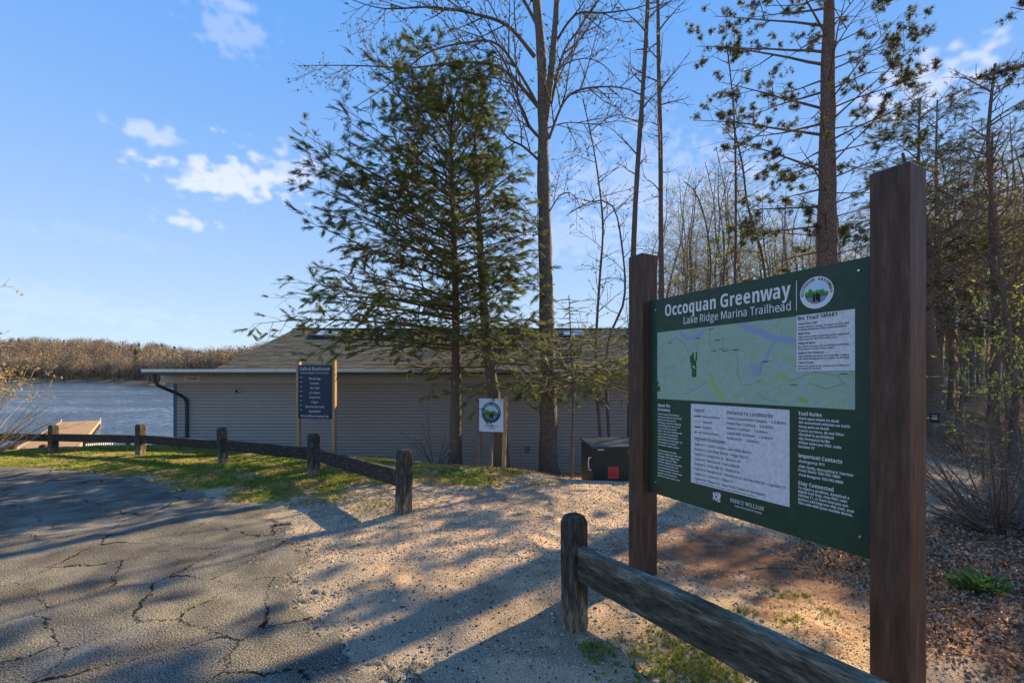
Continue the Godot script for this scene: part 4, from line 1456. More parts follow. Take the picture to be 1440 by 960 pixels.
	for q in [[1.597, 1.575], [1.603, .109], [.083, .098], [.083, 1.554]]:
		var g := Geo.new()
		g.tube([Vector3(q[0], q[1], -.001), Vector3(q[0], q[1], .005), Vector3(q[0], q[1], .007)] as PackedVector3Array, [.011, .011, .006] as PackedFloat32Array, 10, true)
		part("bolt", g, M.steel, p)

func make_small_signs() -> void:
	# the navy boathouse board
	var z := 12.4
	var a := spot(418, 512, z)
	var b := spot(468, 511, z - .25)
	var base := ground_at((a.x + b.x) * .5, z)
	var root := thing("boathouse_sign", "tall navy boathouse board listing crews, on two pine posts behind the fence", "sign", base)
	var x_ := Vector3(b.x - a.x, 0, b.z - a.z).normalized()
	var bas := Basis(x_, Vector3.UP, x_.cross(Vector3.UP))
	var W := Vector2(b.x - a.x, b.z - a.z).length()
	for q in [a, b]:
		var foot := gh(q.x, -q.z) - .3
		var top := EYE + (530.0 - (508.0 if q == a else 506.0)) / 640.0 * z
		var g := Geo.new()
		g.box(Vector3(0, (top + foot) * .5, 0), Vector3(.10, top - foot, .10), Basis.IDENTITY, .004)
		var o := part("post", g, M.pine_timber, root)
		o.transform = Transform3D(bas, Vector3(q.x, 0, q.z) - Vector3(base.x, base.y, base.z) + bas.z * -.051)
	var y1 := EYE - (513.0 - 530.0) / 640.0 * z
	var y0 := EYE - (588.0 - 530.0) / 640.0 * z
	var H := y1 - y0
	var pg := Geo.new()
	pg.box(Vector3(W * .5, H * .5, .008), Vector3(W - .06, H, .016), Basis.IDENTITY, .002)
	var p := part("panel", pg, M.navy, root)
	p.transform = Transform3D(bas, Vector3(a.x, y0, a.z) - base)
	var zz := .0172
	words(p, "Oxford Boathouse", W * .5, H * .895, H * .062, M.ink_white, plain_font, W * .84, true, zz)
	words(p, "Prince William Crew Teams", W * .5, H * .835, H * .028, M.ink_white, plain_font, W * .78, true, zz)
	var rows := ["Woodbridge", "Potomac", "Gar-Field", "C.D. Hylton", "Forest Park", "Colgan", "John Paul the Great", "Battlefield", "Prince William Rowing Club"]
	for k in 9:
		words(p, rows[k], W * .5, H * (.725 - k * .0868), H * .038, M.ink_white, plain_font, W * [.33, .25, .25, .30, .31, .2, .54, .31, .77][k], true, zz)
		if k < 8:
			board_face("tick_mark", W * .08, H * (.765 - k * .0868), W * .15, H * (.772 - k * .0868), M.ink_white, p, zz)
			board_face("seam", W * .06, H * (.7 - k * .0868), W * .94, H * (.7025 - k * .0868), M.gutter, p, zz - .0004)
	# the white trail sign
	z = 10.0
	a = spot(674, 560, z)
	b = spot(708, 559, z - .18)
	base = ground_at((a.x + b.x) * .5, z)
	root = thing("trail_sign", "white board with a round green emblem, on grey posts before the siding", "sign", base)
	x_ = Vector3(b.x - a.x, 0, b.z - a.z).normalized()
	bas = Basis(x_, Vector3.UP, x_.cross(Vector3.UP))
	W = Vector2(b.x - a.x, b.z - a.z).length()
	y1 = EYE - (560.0 - 530.0) / 640.0 * z
	y0 = EYE - (606.0 - 530.0) / 640.0 * z
	H = y1 - y0
	for i in 3:
		var q: Vector3 = a.lerp(b, [.02, .96, .46][i])
		var lean: float = [-.035, -.03, 0.0][i]
		var foot := base.y - .3
		var top: float = y1 + [-.03, .04, -.1][i]
		var wd: float = [.085, .075, .05][i]
		var g := Geo.new()
		g.box(Vector3(0, (top - foot) * .5, 0), Vector3(wd, top - foot, wd), Basis.IDENTITY, .003)
		var o := part("post", g, M.pine_timber if i == 1 else M.grey_timber, root)
		if i == 1: o.set_meta("label", "pale sunlit right post")
		o.transform = Transform3D(bas * Basis(Vector3.BACK, lean), Vector3(q.x, foot, q.z) - base + bas.z * -.05 + bas.x * ([.0, .055, 0.0][i] + sin(lean) * (top - foot)))
	pg = Geo.new()
	pg.box(Vector3(W * .5, H * .5, .006), Vector3(W, H, .012), Basis.IDENTITY, .0015)
	p = part("panel", pg, M.white_board, root)
	p.transform = Transform3D(bas, Vector3(a.x, y0, a.z) - base)
	disc("emblem", Vector3(W * .5, H * .58, .0132), W * .40, emblem_picture(Color(.06, .22, .34), Color(.10, .30, .42)), p).scale = Vector3(1, 1, 1)
	arc_words(p, "OCCOQUAN GREENWAY", Vector3(W * .5, H * .58, .0142), W * .338, W * .055, 3.4, M.ink_white)
	words(p, "Lake Ridge Marina", W * .5, H * .15, H * .045, M.ink_black, plain_font, W * .62, true, .0132)
	words(p, "Trailhead", W * .5, H * .075, H * .045, M.ink_black, plain_font, W * .34, true, .0132)
	# the little marker by the trail
	base = ground_at(11.15, 12.0)
	root = thing("trail_marker", "small dark plaque on a stake at the foot of a thick trunk", "sign", base)
	var g1 := Geo.new()
	g1.box(Vector3(0, .3, 0), Vector3(.07, .95, .07), Basis.IDENTITY, .004)
	part("stake", g1, M.grey_timber, root)
	var g2 := Geo.new()
	g2.box(Vector3(0, .66, .045), Vector3(.19, .24, .014), Basis.IDENTITY, .002)
	var pl := part("plaque", g2, M.box_green, root)
	for k in 4:
		board_face("tick_mark", -.06, .72 - k * .035, .05, .73 - k * .035, M.ink_white, pl, .0532)
	root.rotation.y = -.6

# ------------------------------------------------------------------ the boathouse
func make_boathouse() -> void:
	var zw := 14.2          # the wall that faces the lot
	var ze := 13.5          # the eave
	var x0 := -10.54
	var x1 := 6.2
	var root := thing("boathouse", "long low boathouse with grey lap siding and a shingled gable roof", "building", Vector3(-2, -1.6, -zw))
	var o := root.position
	var core := Geo.new()
	core.box(Vector3((x0 + x1) * .5, -.55, -zw - 4.62) - o, Vector3(x1 - x0 - .02, 4.1, 9.2))
	part("wall", core, M.siding, root)
	var y := -1.62
	var k := 0
	while y < 1.44:
		var g := Geo.new()
		var h := .1016
		var xa := x0 + .09
		var tilt := .020
		var p := []
		for q in [[y, .040], [y + h - .027, .026], [y + h - .030, .001], [y + h + .002, .001], [y + h + .002, -.006], [y, -.006]]:
			p.append(Vector2(q[0], q[1]))
		# a lap board: bottom edge stands proud, top tucks under the next
		var a := Vector3(xa, 0, -zw) - o
		var b := Vector3(x1, 0, -zw) - o
		var e := func(s, q): return s + Vector3(0, q.x, q.y)
		var mid := (a + b) * .5 + Vector3(0, y + h * .5, -.003)
		for i in 6:
			var i2 := (i + 1) % 6
			var pm: Vector2 = (p[i] + p[i2]) * .5
			var side: Vector2 = (p[i2] - p[i])
			var inner := Vector3(0, pm.x - side.y * 4.0, pm.y + side.x * 4.0)
			g.face([e.call(a, p[i]), e.call(b, p[i]), e.call(b, p[i2]), e.call(a, p[i2])], (a + b) * .5 + inner)
		for s in [a, b]:
			var cap := []
			for i in 6: cap.append(e.call(s, p[i]))
			g.face(cap, mid)
		part("siding_board", g, M.siding, root)
		y += h
		k += 1
	var add := func(called, at, size, m, ch):
		var g := Geo.new()
		g.box(at - o, size, Basis.IDENTITY, ch)
		return part(called, g, m, root)
	add.call("corner_trim", Vector3(x0 + .04, -.15, -zw + .012), Vector3(.10, 3.2, .06), M.teal, .004)
	add.call("frieze_board", Vector3((x0 + x1) * .5 - .2, 1.585, -zw + .035), Vector3(x1 - x0 + .4, .235, .03), M.trim_grey, .003)
	add.call("soffit", Vector3((x0 + x1) * .5 - .15, 1.712, -(zw + ze) * .5 + .02), Vector3(x1 - x0 + .3, .018, zw - ze + .02), M.trim_grey, 0.0)
	add.call("roof_deck", Vector3((x0 + x1) * .5 - .15, 1.80, -ze - 4.0), Vector3(x1 - x0 + .42, .12, 7.9), M.gutter, 0.0)
	# gutter with a pale metal edge above it
	var xg := (x0 + x1) * .5 - .17
	var wg := x1 - x0 + .40
	add.call("gutter", Vector3(xg, 1.755, -ze + .11), Vector3(wg, .075, .11), M.gutter, .006)
	add.call("roof_edge", Vector3(xg, 1.838, -ze + .02), Vector3(wg + .05, .088, .16), M.trim_pale, .004)
	# downspout: elbow from the gutter back to the corner, then down
	var dg := Geo.new()
	var dp := polyline([Vector3(-10.55, 1.73, -ze + .11), Vector3(-10.54, 1.52, -ze + .10), Vector3(-10.46, 1.40, -ze + .05), Vector3(-10.2, 1.1, -zw + .22), Vector3(-10.12, .98, -zw + .11), Vector3(-10.11, .7, -zw + .075), Vector3(-10.11, -1.4, -zw + .075)], 30)
	for i in dp.size(): dp[i] -= o
	var dr := PackedFloat32Array()
	for i in dp.size(): dr.append(.05)
	dg.tube(dp, dr, 8, true)
	part("downspout", dg, M.gutter, root)
	# house number and camera
	var nb := Geo.new()
	nb.box(Vector3(0, 0, 0), Vector3(.46, .15, .012), Basis.IDENTITY, .002)
	var nbp := part("number_plate", nb, M.trim_pale, root)
	nbp.position = Vector3(-9.96, 1.595, -zw + .057) - o
	words(nbp, "12580", 0, -.045, .095, M.ink_black, bold_font, .38, true, .0072)
	var cam := Geo.new()
	cam.tube([Vector3(0, 0, 0), Vector3(0, 0, .05), Vector3(0, 0, .06)] as PackedVector3Array, [.075, .075, .05] as PackedFloat32Array, 14, true)
	var cp := part("security_camera", cam, M.white_board, root)
	cp.position = Vector3(-8.53, 1.22, -zw + .012) - o
	var lens := Geo.new()
	lens.tube([Vector3(-.02, -.005, .055), Vector3(-.025, -.01, .085), Vector3(-.025, -.01, .1)] as PackedVector3Array, [.045, .042, .02] as PackedFloat32Array, 12, true)
	part("lens", lens, M.ink_black, cp)
	var mb := Geo.new()
	mb.box(Vector3.ZERO, Vector3(.13, .19, .08), Basis.IDENTITY, .006)
	part("meter_box", mb, M.grey_timber, root).position = Vector3(.48, -.58, -zw + .05) - o
	# the gable roof: courses of shingles up the near slope
	var ex := -8.85
	var er := x1 + .4
	var zr := 18.5
	var yr := 3.59
	var ye := 1.87
	var run := zr - ze
	var rise := yr - ye
	var len_ := sqrt(run * run + rise * rise)
	var up := Vector3(0, rise, -run) / len_
	var nrm := Vector3(0, run, rise) / len_
	var rng := RandomNumberGenerator.new()
	rng.seed = 31
	var sg := Geo.new()
	var rows := 38
	var ex_h := len_ / rows
	for r in rows:
		var s := r * ex_h
		var x := ex - rng.randf() * .3
		while x < er:
			var w := .32 + rng.randf_range(-.01, .01)
			var xa := maxf(x, ex)
			var xb := minf(x + w - .008, er)
			if xb > xa + .02:
				var t := rng.randf_range(.012, .022)
				var A := Vector3(xa, ye, -ze) + up * s - o
				var B := Vector3(xb, ye, -ze) + up * s - o
				var f := rng.randf_range(.72, 1.25)
				sg.col = Color(.118, .110, .099).lerp(Color(.10, .104, .084), rng.randf()) * f
				sg.face([A + nrm * t, B + nrm * t, B + up * (ex_h + .01) + nrm * .004, A + up * (ex_h + .01) + nrm * .004], (A + B) * .5 - nrm)
				sg.face([A + nrm * t, B + nrm * t, B - nrm * .004, A - nrm * .004], (A + B) * .5 + up)
			x += w
	var so := part("shingles", sg, M.shingle, root)
	so.set_meta("kind", "stuff")
	var bg := Geo.new()
	bg.face([Vector3(ex, ye, -ze) - o, Vector3(er, ye, -ze) - o, Vector3(er, yr, -zr) - o, Vector3(ex, yr, -zr) - o], Vector3(0, -9, 0))
	bg.face([Vector3(ex, yr, -zr) - o, Vector3(er, yr, -zr) - o, Vector3(er, ye, -zr - run) - o, Vector3(ex, ye, -zr - run) - o], Vector3(0, -9, 0))
	bg.face([Vector3(ex, ye, -ze) - o, Vector3(ex, yr, -zr) - o, Vector3(ex, ye, -zr - run) - o], Vector3(50, 0, 0))
	bg.face([Vector3(er, ye, -ze) - o, Vector3(er, yr, -zr) - o, Vector3(er, ye, -zr - run) - o], Vector3(-50, 0, 0))
	part("roof", bg, M.gutter, root)
	add.call("ridge_cap", Vector3((ex + er) * .5, yr + .015, -zr), Vector3(er - ex, .05, .22), M.gutter, .012)
	for sx in [-7.05, -4.5, -1.9, 2.35, 4.9]:
		var at := Vector3(sx, 0, 0)
		var s := 4.15
		var c := Vector3(sx, ye, -ze) + up * s - o
		var tb := Basis(Vector3.RIGHT, nrm, Vector3.RIGHT.cross(nrm))
		var f := Geo.new()
		f.box(c + nrm * .06, Vector3(.85, .12, .8), tb, .008)
		var fr := part("skylight", f, M.gutter, root)
		var gl := Geo.new()
		gl.box(c + nrm * .128, Vector3(.75, .012, .7), tb)
		part("pane", gl, M.skylight_glass, fr)

func make_utility_box() -> void:
	var z := 8.0
	var base := ground_at(1.93, z)
	base.y = -.32
	var root := thing("utility_box", "dark green metal transformer cabinet with a red warning label", "utility box", base)
	root.rotation.y = .10
	var g := Geo.new()
	g.box(Vector3(0, .33, -.4), Vector3(1.04, .8, .82), Basis.IDENTITY, .012)
	part("cabinet", g, M.box_green, root)
	var pad := Geo.new()
	pad.box(Vector3(0, -.10, -.4), Vector3(1.25, .10, 1.0), Basis.IDENTITY, .01)
	part("pad", pad, M.concrete, root)
	var lid := Geo.new()
	lid.box(Vector3(0, .755, -.42), Vector3(1.08, .045, .9), Basis(Vector3.RIGHT, .05), .012)
	part("lid", lid, M.box_top, root)
	var rd := board_face("warning_label", -.25, .19, -.06, .40, M.label_red, root, .0116, .002)
	words(rd, "WARNING", -.238, .365, .02, M.ink_black, bold_font, .165, false, .013)
	for k in 4:
		board_face("text_line", -.235, .335 - k * .032, -.10 + .02 * (k % 2), .347 - k * .032, M.ink_black, rd, .0128)
	board_face("sticker", -.27, .05, -.225, .11, M.label_white, root, .0116, .002)
	board_face("sticker", .06, .04, .10, .09, M.label_white, root, .0116, .002)
	board_face("sticker", .18, .06, .27, .13, M.label_white, root, .0116, .002)
	board_face("sticker", .12, .62, .24, .68, M.trim_grey, root, .0116, .002)
	var hg := Geo.new()
	hg.tube(polyline([Vector3(-.53, .55, -.05), Vector3(-.575, .56, -.05), Vector3(-.585, .45, -.05), Vector3(-.575, .33, -.05), Vector3(-.53, .34, -.05)], 12), PackedFloat32Array([.014, .014, .014, .014, .014, .014, .014, .014, .014, .014, .014, .014, .014]), 6, true)
	part("handle", hg, M.steel, root)
	var hp := Geo.new()
	hp.box(Vector3(.47, .735, .012), Vector3(.07, .05, .03), Basis.IDENTITY, .008)
	part("hinge", hp, M.steel, root)
	var lk := Geo.new()
	lk.box(Vector3(-.38, .70, .016), Vector3(.12, .022, .012), Basis.IDENTITY, .004)
	part("hinge", lk, M.steel, root)

# ------------------------------------------------------------------ at the water
func make_waterside() -> void:
	# floating dock: its axis runs away to the right
	var near := Vector3(-18.9, -2.02, -18.6)
	var far := Vector3(-36.2 + .0, -2.02, -37.7)
	near = Vector3((62 - 720) / 640.0 * 22.7, -2.02, -22.7)
	far = Vector3((113 - 720) / 640.0 * 37.7, -2.02, -37.7)
	var ax := (far - near).normalized()
	near -= ax * 4.0
	var L := near.distance_to(far)
	var sd := ax.cross(Vector3.UP)
	var root := thing("dock", "long brown floating dock running out onto the lake", "dock", near)
	var bas := Basis(sd, Vector3.UP, -ax)
	var n := int(L / .19)
	for k in n:
		var g := Geo.new()
		g.box(Vector3(0, 0, -.19 * k - .095), Vector3(2.3, .04, .178))
		var pb := part("plank", g, M.deck, root)
		pb.transform = Transform3D(bas, Vector3.ZERO)
	for s in [-1.0, 1.0]:
		var g := Geo.new()
		g.box(Vector3(s * 1.19, -.06, -L * .5), Vector3(.09, .20, L), Basis.IDENTITY, .01)
		part("edge_board", g, M.pine_timber, root).transform = Transform3D(bas, Vector3.ZERO)
		var c := Geo.new()
		c.tube([Vector3(s * 1.18, -.3, -L + .1), Vector3(s * 1.18, .22, -L + .1)] as PackedVector3Array, [.07, .07] as PackedFloat32Array, 8, true)
		part("corner_post", c, M.trim_grey, root).transform = Transform3D(bas, Vector3.ZERO)
	var fl := Geo.new()
	fl.box(Vector3(0, -.25, -L * .5), Vector3(2.2, .3, L - .2))
	part("float", fl, M.gutter, root).transform = Transform3D(bas, Vector3.ZERO)
	# mooring piles whose caps show over the grass
	var i := 0
	for q in [[17, 629], [32, 633], [44, 633.5], [60, 628]]:
		var p := spot(q[0], q[1], 20.0)
		var b := Vector3(p.x, LAKE - .8, p.z)
		var r := thing("mooring_pile", ["round topped dark pile, farthest left above the grass crest", "round topped dark pile, second from left above the grass crest", "round topped dark pile, third from left above the grass crest", "round topped dark pile nearest the fence post, above the grass crest"][i], "pile", b, "dark piles at the water's edge")
		var g := Geo.new()
		var h := p.y - b.y
		g.tube([Vector3(0, 0, 0), Vector3(0, h - .1, 0)] as PackedVector3Array, [.09, .085] as PackedFloat32Array, 10, true)
		part("pile_shaft", g, M.gutter, r)
		var c := Geo.new()
		c.tube([Vector3(0, h - .12, 0), Vector3(0, h - .03, 0), Vector3(0, h + .06, 0), Vector3(0, h + .10, 0)] as PackedVector3Array, [.10, .15, .13, .05] as PackedFloat32Array, 12, true)
		part("cap", c, M.red_cap, r)
		i += 1
	# railing of the boathouse's ramp
	var b0 := Vector3(-12.95, -1.62, -15.6)
	root = thing("ramp_railing", "dark ramp railing with white balusters, left of the boathouse corner", "railing", b0)
	var tops := [Vector3(-15.4, -.72, -16.4), Vector3(-13.15, -.50, -15.6), Vector3(-11.2, -.48, -15.6)]
	for k in 2:
		var a: Vector3 = tops[k]
		var c: Vector3 = tops[k + 1]
		var d := c - a
		for lo in [0.0, .82]:
			var g := Geo.new()
			var x := d.normalized()
			var zz := x.cross(Vector3.UP).normalized()
			g.box((a + c) * .5 - b0 - Vector3(0, lo, 0), Vector3(d.length() - .01, .05, .06), Basis(x, zz.cross(x), zz), .004)
			part("handrail", g, M.gutter, root)
		var m := int(d.length() / .115)
		for j in m:
			var p := a + d * (j + .5) / m - b0
			var g := Geo.new()
			g.box(p - Vector3(0, .42, 0), Vector3(.032, .78, .032))
			part("baluster", g, M.label_white, root)
	for k in 3:
		var g := Geo.new()
		g.box(tops[k] - b0 - Vector3(0, .55, 0), Vector3(.1, 1.25, .1), Basis.IDENTITY, .005)
		part("post", g, M.gutter, root)
	var ds := Geo.new()
	ds.box(Vector3(-.3, .12, -.35), Vector3(4.8, .08, 2.0))
	part("deck", ds, M.deck, root)

# ------------------------------------------------------------------ what lies on the ground
func make_ground_cover() -> void:
	var rng := RandomNumberGenerator.new()
	rng.seed = 2024
	# grass
	var tuft := Geo.new()
	for k in 9:
		var a := rng.randf() * TAU
		var p := Vector3(cos(a), 0, sin(a)) * rng.randf() * .5
		var e := Vector3(rng.randfn() * .35, 1.0, rng.randfn() * .35).normalized() * rng.randf_range(.55, 1.15)
		var w := Vector3(cos(a + 1.3), 0, sin(a + 1.3)) * .055
		tuft.face([p - w, p + w, p + e * .6 + w * .6, p + e + Vector3(e.x, -.2, e.z) * .5, p + e * .6 - w * .6], p - Vector3(.3, 5, .2))
	var tm := tuft.mesh(M.grass)
	var xf := []
	var cs := []
	var green := Color(.29, .38, .07)
	var straw := Color(.62, .47, .19)
	for i in 150000:
		var x := rng.randf_range(-14.0, 1.4)
		var z := rng.randf_range(5.4, 13.4)
		var g := grassy(x, z)
		if rng.randf() > g * .9 or z > along(CREST, x) + 1.4 or lot_depth(x, z) > .1: continue
		var s := rng.randf_range(.028, .065)
		xf.append(Transform3D(Basis(Vector3.UP, rng.randf() * TAU).scaled(Vector3(s, s * rng.randf_range(.7, 1.2), s)), Vector3(x, gh(x, z) - .004, -z)))
		var n := patchy.get_noise_2d(x * 2.1 + 50.0, z * 2.1) - .09
		cs.append(green.lerp(straw, clampf(smoothstep(.25, -.3, n + (g - .6) * .6) + rng.randfn() * .12, 0.0, 1.0)) * rng.randf_range(.75, 1.25))
	# tufts by the near rail and in the dirt
	for q in [[.95, 2.62, .20, 420], [1.12, 2.45, .16, 260], [.50, 2.72, .06, 60], [.85, 2.2, .12, 100], [-1.65, 5.75, .22, 160], [2.15, 3.55, .10, 50], [1.9, 3.1, .06, 26], [1.65, 3.2, .05, 18], [2.25, 3.2, .05, 20], [-2.4, 6.1, .2, 120]]:
		for k in q[3]:
			var x: float = q[0] + rng.randfn() * q[2]
			var z: float = q[1] + rng.randfn() * q[2] * .8
			var s := rng.randf_range(.02, .045)
			xf.append(Transform3D(Basis(Vector3.UP, rng.randf() * TAU).scaled(Vector3(s, s, s)), Vector3(x, gh(x, z) - .003, -z)))
			cs.append(green.lerp(straw, rng.randf() * .5) * rng.randf_range(.8, 1.2))
	tag(many("grass", tm, xf, cs), "short patchy spring grass along the fence and around the posts", "grass", "", "stuff")
	# gravel
	for kind in 2:
		var st := Geo.new()
		var pts := []
		for a in 6:
			for b in 3:
				var th := PI * (b + .5) / 3.0
				var ph := TAU * a / 6 + b * .5
				pts.append(Vector3(sin(th) * cos(ph), cos(th) * .62, sin(th) * sin(ph)) * rng.randf_range(.38, .55))
		for a in 6:
			var a2 := (a + 1) % 6
			for b in 2:
				st.face([pts[a * 3 + b], pts[a2 * 3 + b], pts[a2 * 3 + b + 1]], Vector3.ZERO)
				st.face([pts[a * 3 + b], pts[a2 * 3 + b + 1], pts[a * 3 + b + 1]], Vector3.ZERO)
		st.face([pts[0], pts[3], pts[6], pts[9], pts[12], pts[15]], Vector3.ZERO)
		var sm := st.mesh(M.stone)
		xf = []
		cs = []
		for i in 64000 if kind == 0 else 5200:
			var x := rng.randf_range(-2.6, 5.2)
			var z := 1.9 + pow(rng.randf(), 1.3) * 6.5
			var d := lot_depth(x, z)
			if d > (.9 if kind == 0 else .4): continue
			if d > .05 and rng.randf() > exp(-d * 3.6) * .8: continue
			var l := litter(x, z)
			if rng.randf() < l * .8: continue
			var s := rng.randf_range(.004, .013) * (1.0 + (.6 if z > 4.0 else 0.0))
			if kind == 1:
				# stones gather by the near post and along the broken edge of the lot
				var heap := maxf(smoothstep(.55, .1, Vector2((x - .78) / 1.3, z - 3.05).length()), maxf(.8 * smoothstep(.32, .0, absf(d + .02)), .6 * smoothstep(.7, .2, Vector2((x - 1.75) / 1.4, z - 3.95).length())))
				if rng.randf() > heap + .04: continue
				s = rng.randf_range(.012, .034)
			xf.append(Transform3D(Basis(Vector3(rng.randfn(), rng.randfn(), rng.randfn()).normalized(), rng.randf() * 1.0).rotated(Vector3.UP, rng.randf() * TAU).scaled(Vector3(s * rng.randf_range(.8, 1.5), s, s)), Vector3(x, gh(x, z) + s * .1 + (.012 if d > 0 else .0), -z)))
			var c: Color = [Color(.44, .38, .31), Color(.30, .26, .215), Color(.52, .40, .28), Color(.18, .155, .13), Color(.58, .50, .41)][rng.randi() % 5]
			if d > -.25 and rng.randf() < .6: c = c.lerp(Color(.21, .19, .165), .7)
			cs.append(c)
		tag(many("gravel", sm, xf, cs), ["fine grit strewn over the tan dirt", "larger loose stones by the near post and the lot's edge"][kind], "gravel", "", "stuff")
	# fallen leaves
	var lm := leaf_mesh(M.litter, .22)
	xf = []
	cs = []
	var browns := [Color(.35, .21, .125), Color(.45, .31, .205), Color(.24, .15, .095), Color(.55, .43, .31), Color(.42, .21, .11), Color(.16, .105, .072)]
	for i in 210000:
		var x: float
		var z: float
		if i < 170000:
			z = 2.0 + pow(rng.randf(), 1.2) * 12.0
			x = z * rng.randf_range(.35, 1.35)
		else:
			x = rng.randf_range(-4.5, 6.0)
			z = rng.randf_range(2.2, 13.8)
		var l := litter(x, z)
		if i >= 170000: l = maxf(l * .6, .035 + .10 * grassy(x, z) + .25 * reddish(x, z))
		if rng.randf() > l or lot_depth(x, z) > .1 and rng.randf() > .1: continue
		var s := rng.randf_range(.020, .046) * (.7 if i >= 170000 and z < 5.0 else 1.0)
		var bs := Basis(Vector3.UP, rng.randf() * TAU) * Basis(Vector3.RIGHT, rng.randfn() * .5) * Basis(Vector3.BACK, rng.randfn() * .6)
		xf.append(Transform3D(bs.scaled(Vector3(s, s, s)), Vector3(x, gh(x, z) + rng.randf() * .022, -z)))
		cs.append(browns[rng.randi() % 6] * rng.randf_range(.75, 1.2))
	tag(many("fallen_leaves", lm, xf, cs), "dry brown leaves covering the ground under the trees", "leaves", "", "stuff")
	# red-brown pine straw
	var ps := Geo.new()
	for k in 7:
		var a := rng.randf() * TAU
		var e := Vector3(cos(a), rng.randf_range(-.05, .12), sin(a)) * .5
		var p := Vector3(rng.randfn(), 0, rng.randfn()) * .25
		var w := e.cross(Vector3.UP).normalized() * .011
		ps.face([p - e - w, p + e - w, p + e + w, p - e + w], p - Vector3(0, 9, 0))
	var pm := ps.mesh(M.straw)
	xf = []
	cs = []
	for i in 34000:
		var x := rng.randf_range(.6, 5.5)
		var z := rng.randf_range(2.2, 7.0)
		if rng.randf() > maxf(reddish(x, z) * (.6 + patchy.get_noise_2d(x * 5.0, z * 5.0)), .35 * litter(x, z)): continue
		var s := rng.randf_range(.07, .15)
		xf.append(Transform3D(Basis(Vector3.UP, rng.randf() * TAU).scaled(Vector3(s, s, s)), Vector3(x, gh(x, z) + .004 + rng.randf() * .006, -z)))
		cs.append(Color(.40, .17, .085).lerp(Color(.28, .13, .07), rng.randf()) * rng.randf_range(.7, 1.2))
	tag(many("pine_straw", pm, xf, cs), "rust coloured pine needles lying behind the trailhead sign", "pine needles", "", "stuff")
	# small chips of bark, cones and twigs scattered over the dirt
	var cm := Geo.new()
	cm.box(Vector3.ZERO, Vector3(1.0, .35, .5), Basis.IDENTITY, .12)
	xf = []
	cs = []
	for i in 7000:
		var x := rng.randf_range(-2.0, 4.5)
		var z := 1.9 + pow(rng.randf(), 1.2) * 5.5
		if lot_depth(x, z) > .0 and rng.randf() > .12: continue
		var s := rng.randf_range(.004, .017)
		xf.append(Transform3D(Basis(Vector3.UP, rng.randf() * TAU).scaled(Vector3(s * 1.3, s, s)), Vector3(x, gh(x, z) + .004, -z)))
		cs.append([Color(.05, .035, .028), Color(.09, .06, .045), Color(.03, .025, .022)][rng.randi() % 3])
	tag(many("bark_chips", cm.mesh(M.stone), xf, cs), "small dark bark chips scattered across the dirt", "bark chips", "", "stuff")
	# single sticks
	stick("dark short stick lying on the edge of the asphalt lot", [Vector3(-2.62, 0, 5.0), Vector3(-2.45, 0, 5.05)], .022, 1301)
	stick("long grey fallen branch in the leaf litter right of the near sign post", [Vector3(4.05, 0, 4.35), Vector3(4.5, 0, 4.3), Vector3(5.2, 0, 4.15)], .022, 1302)
	stick("thin fallen branch at the right edge, in front of the brush", [Vector3(4.5, 0, 3.85), Vector3(4.85, 0, 4.0), Vector3(5.4, 0, 4.3)], .012, 1303)
	stick("crooked dark twig on the rusty pine straw behind the sign", [Vector3(2.0, 0, 4.0), Vector3(2.35, 0, 4.15), Vector3(2.6, 0, 4.1)], .010, 1304)
	# low green plant
	var b := ground_at(3.72, 3.62)
	var root := thing("leafy_plant", "low green plant growing through the leaf litter", "plant", b)
	var pl := leaf_mesh(M.leaf, .1)
	xf = []
	cs = []
	for k in 90:
		var a := rng.randf() * TAU
		var r := rng.randf() * .17
		xf.append(Transform3D(looking(Vector3(cos(a), rng.randf_range(.2, 1.3), sin(a)), rng.randf_range(.05, .11), rng, .6), Vector3(cos(a) * r, rng.randf() * .1, sin(a) * r)))
		cs.append(Color(.06, .13, .03).lerp(Color(.12, .2, .05), rng.randf()))
	many("leaves", pl, xf, cs, root)
	var stg := Geo.new()
	for k in 7:
		var a := rng.randf() * TAU
		stg.tube(PackedVector3Array([Vector3(0, -.03, 0), Vector3(cos(a) * .06, .07, sin(a) * .06), Vector3(cos(a) * .13, .13, sin(a) * .13)]), PackedFloat32Array([.004, .003, .002]), 4)
	part("stems", stg, M.twig, root)

func stick(label: String, pts: Array, r: float, seed_: int) -> void:
	var rng := RandomNumberGenerator.new()
	rng.seed = seed_
	var b := ground_at(pts[0].x, pts[0].z)
	var q := []
	for p in pts:
		q.append(ground_at(p.x, p.z) + Vector3(0, r * .8 + .006, 0) - b)
	var line := polyline(q, 10)
	var rad := PackedFloat32Array()
	for i in line.size():
		line[i] += jit(rng) * r * .35
		rad.append(lerpf(r, r * .45, i / 10.0))
	var g := Geo.new()
	g.tube(line, rad, 7, true)
	var o := part("fallen_branch", g, M.bark_grey, self)
	o.position = b
	tag(o, label, "branch")

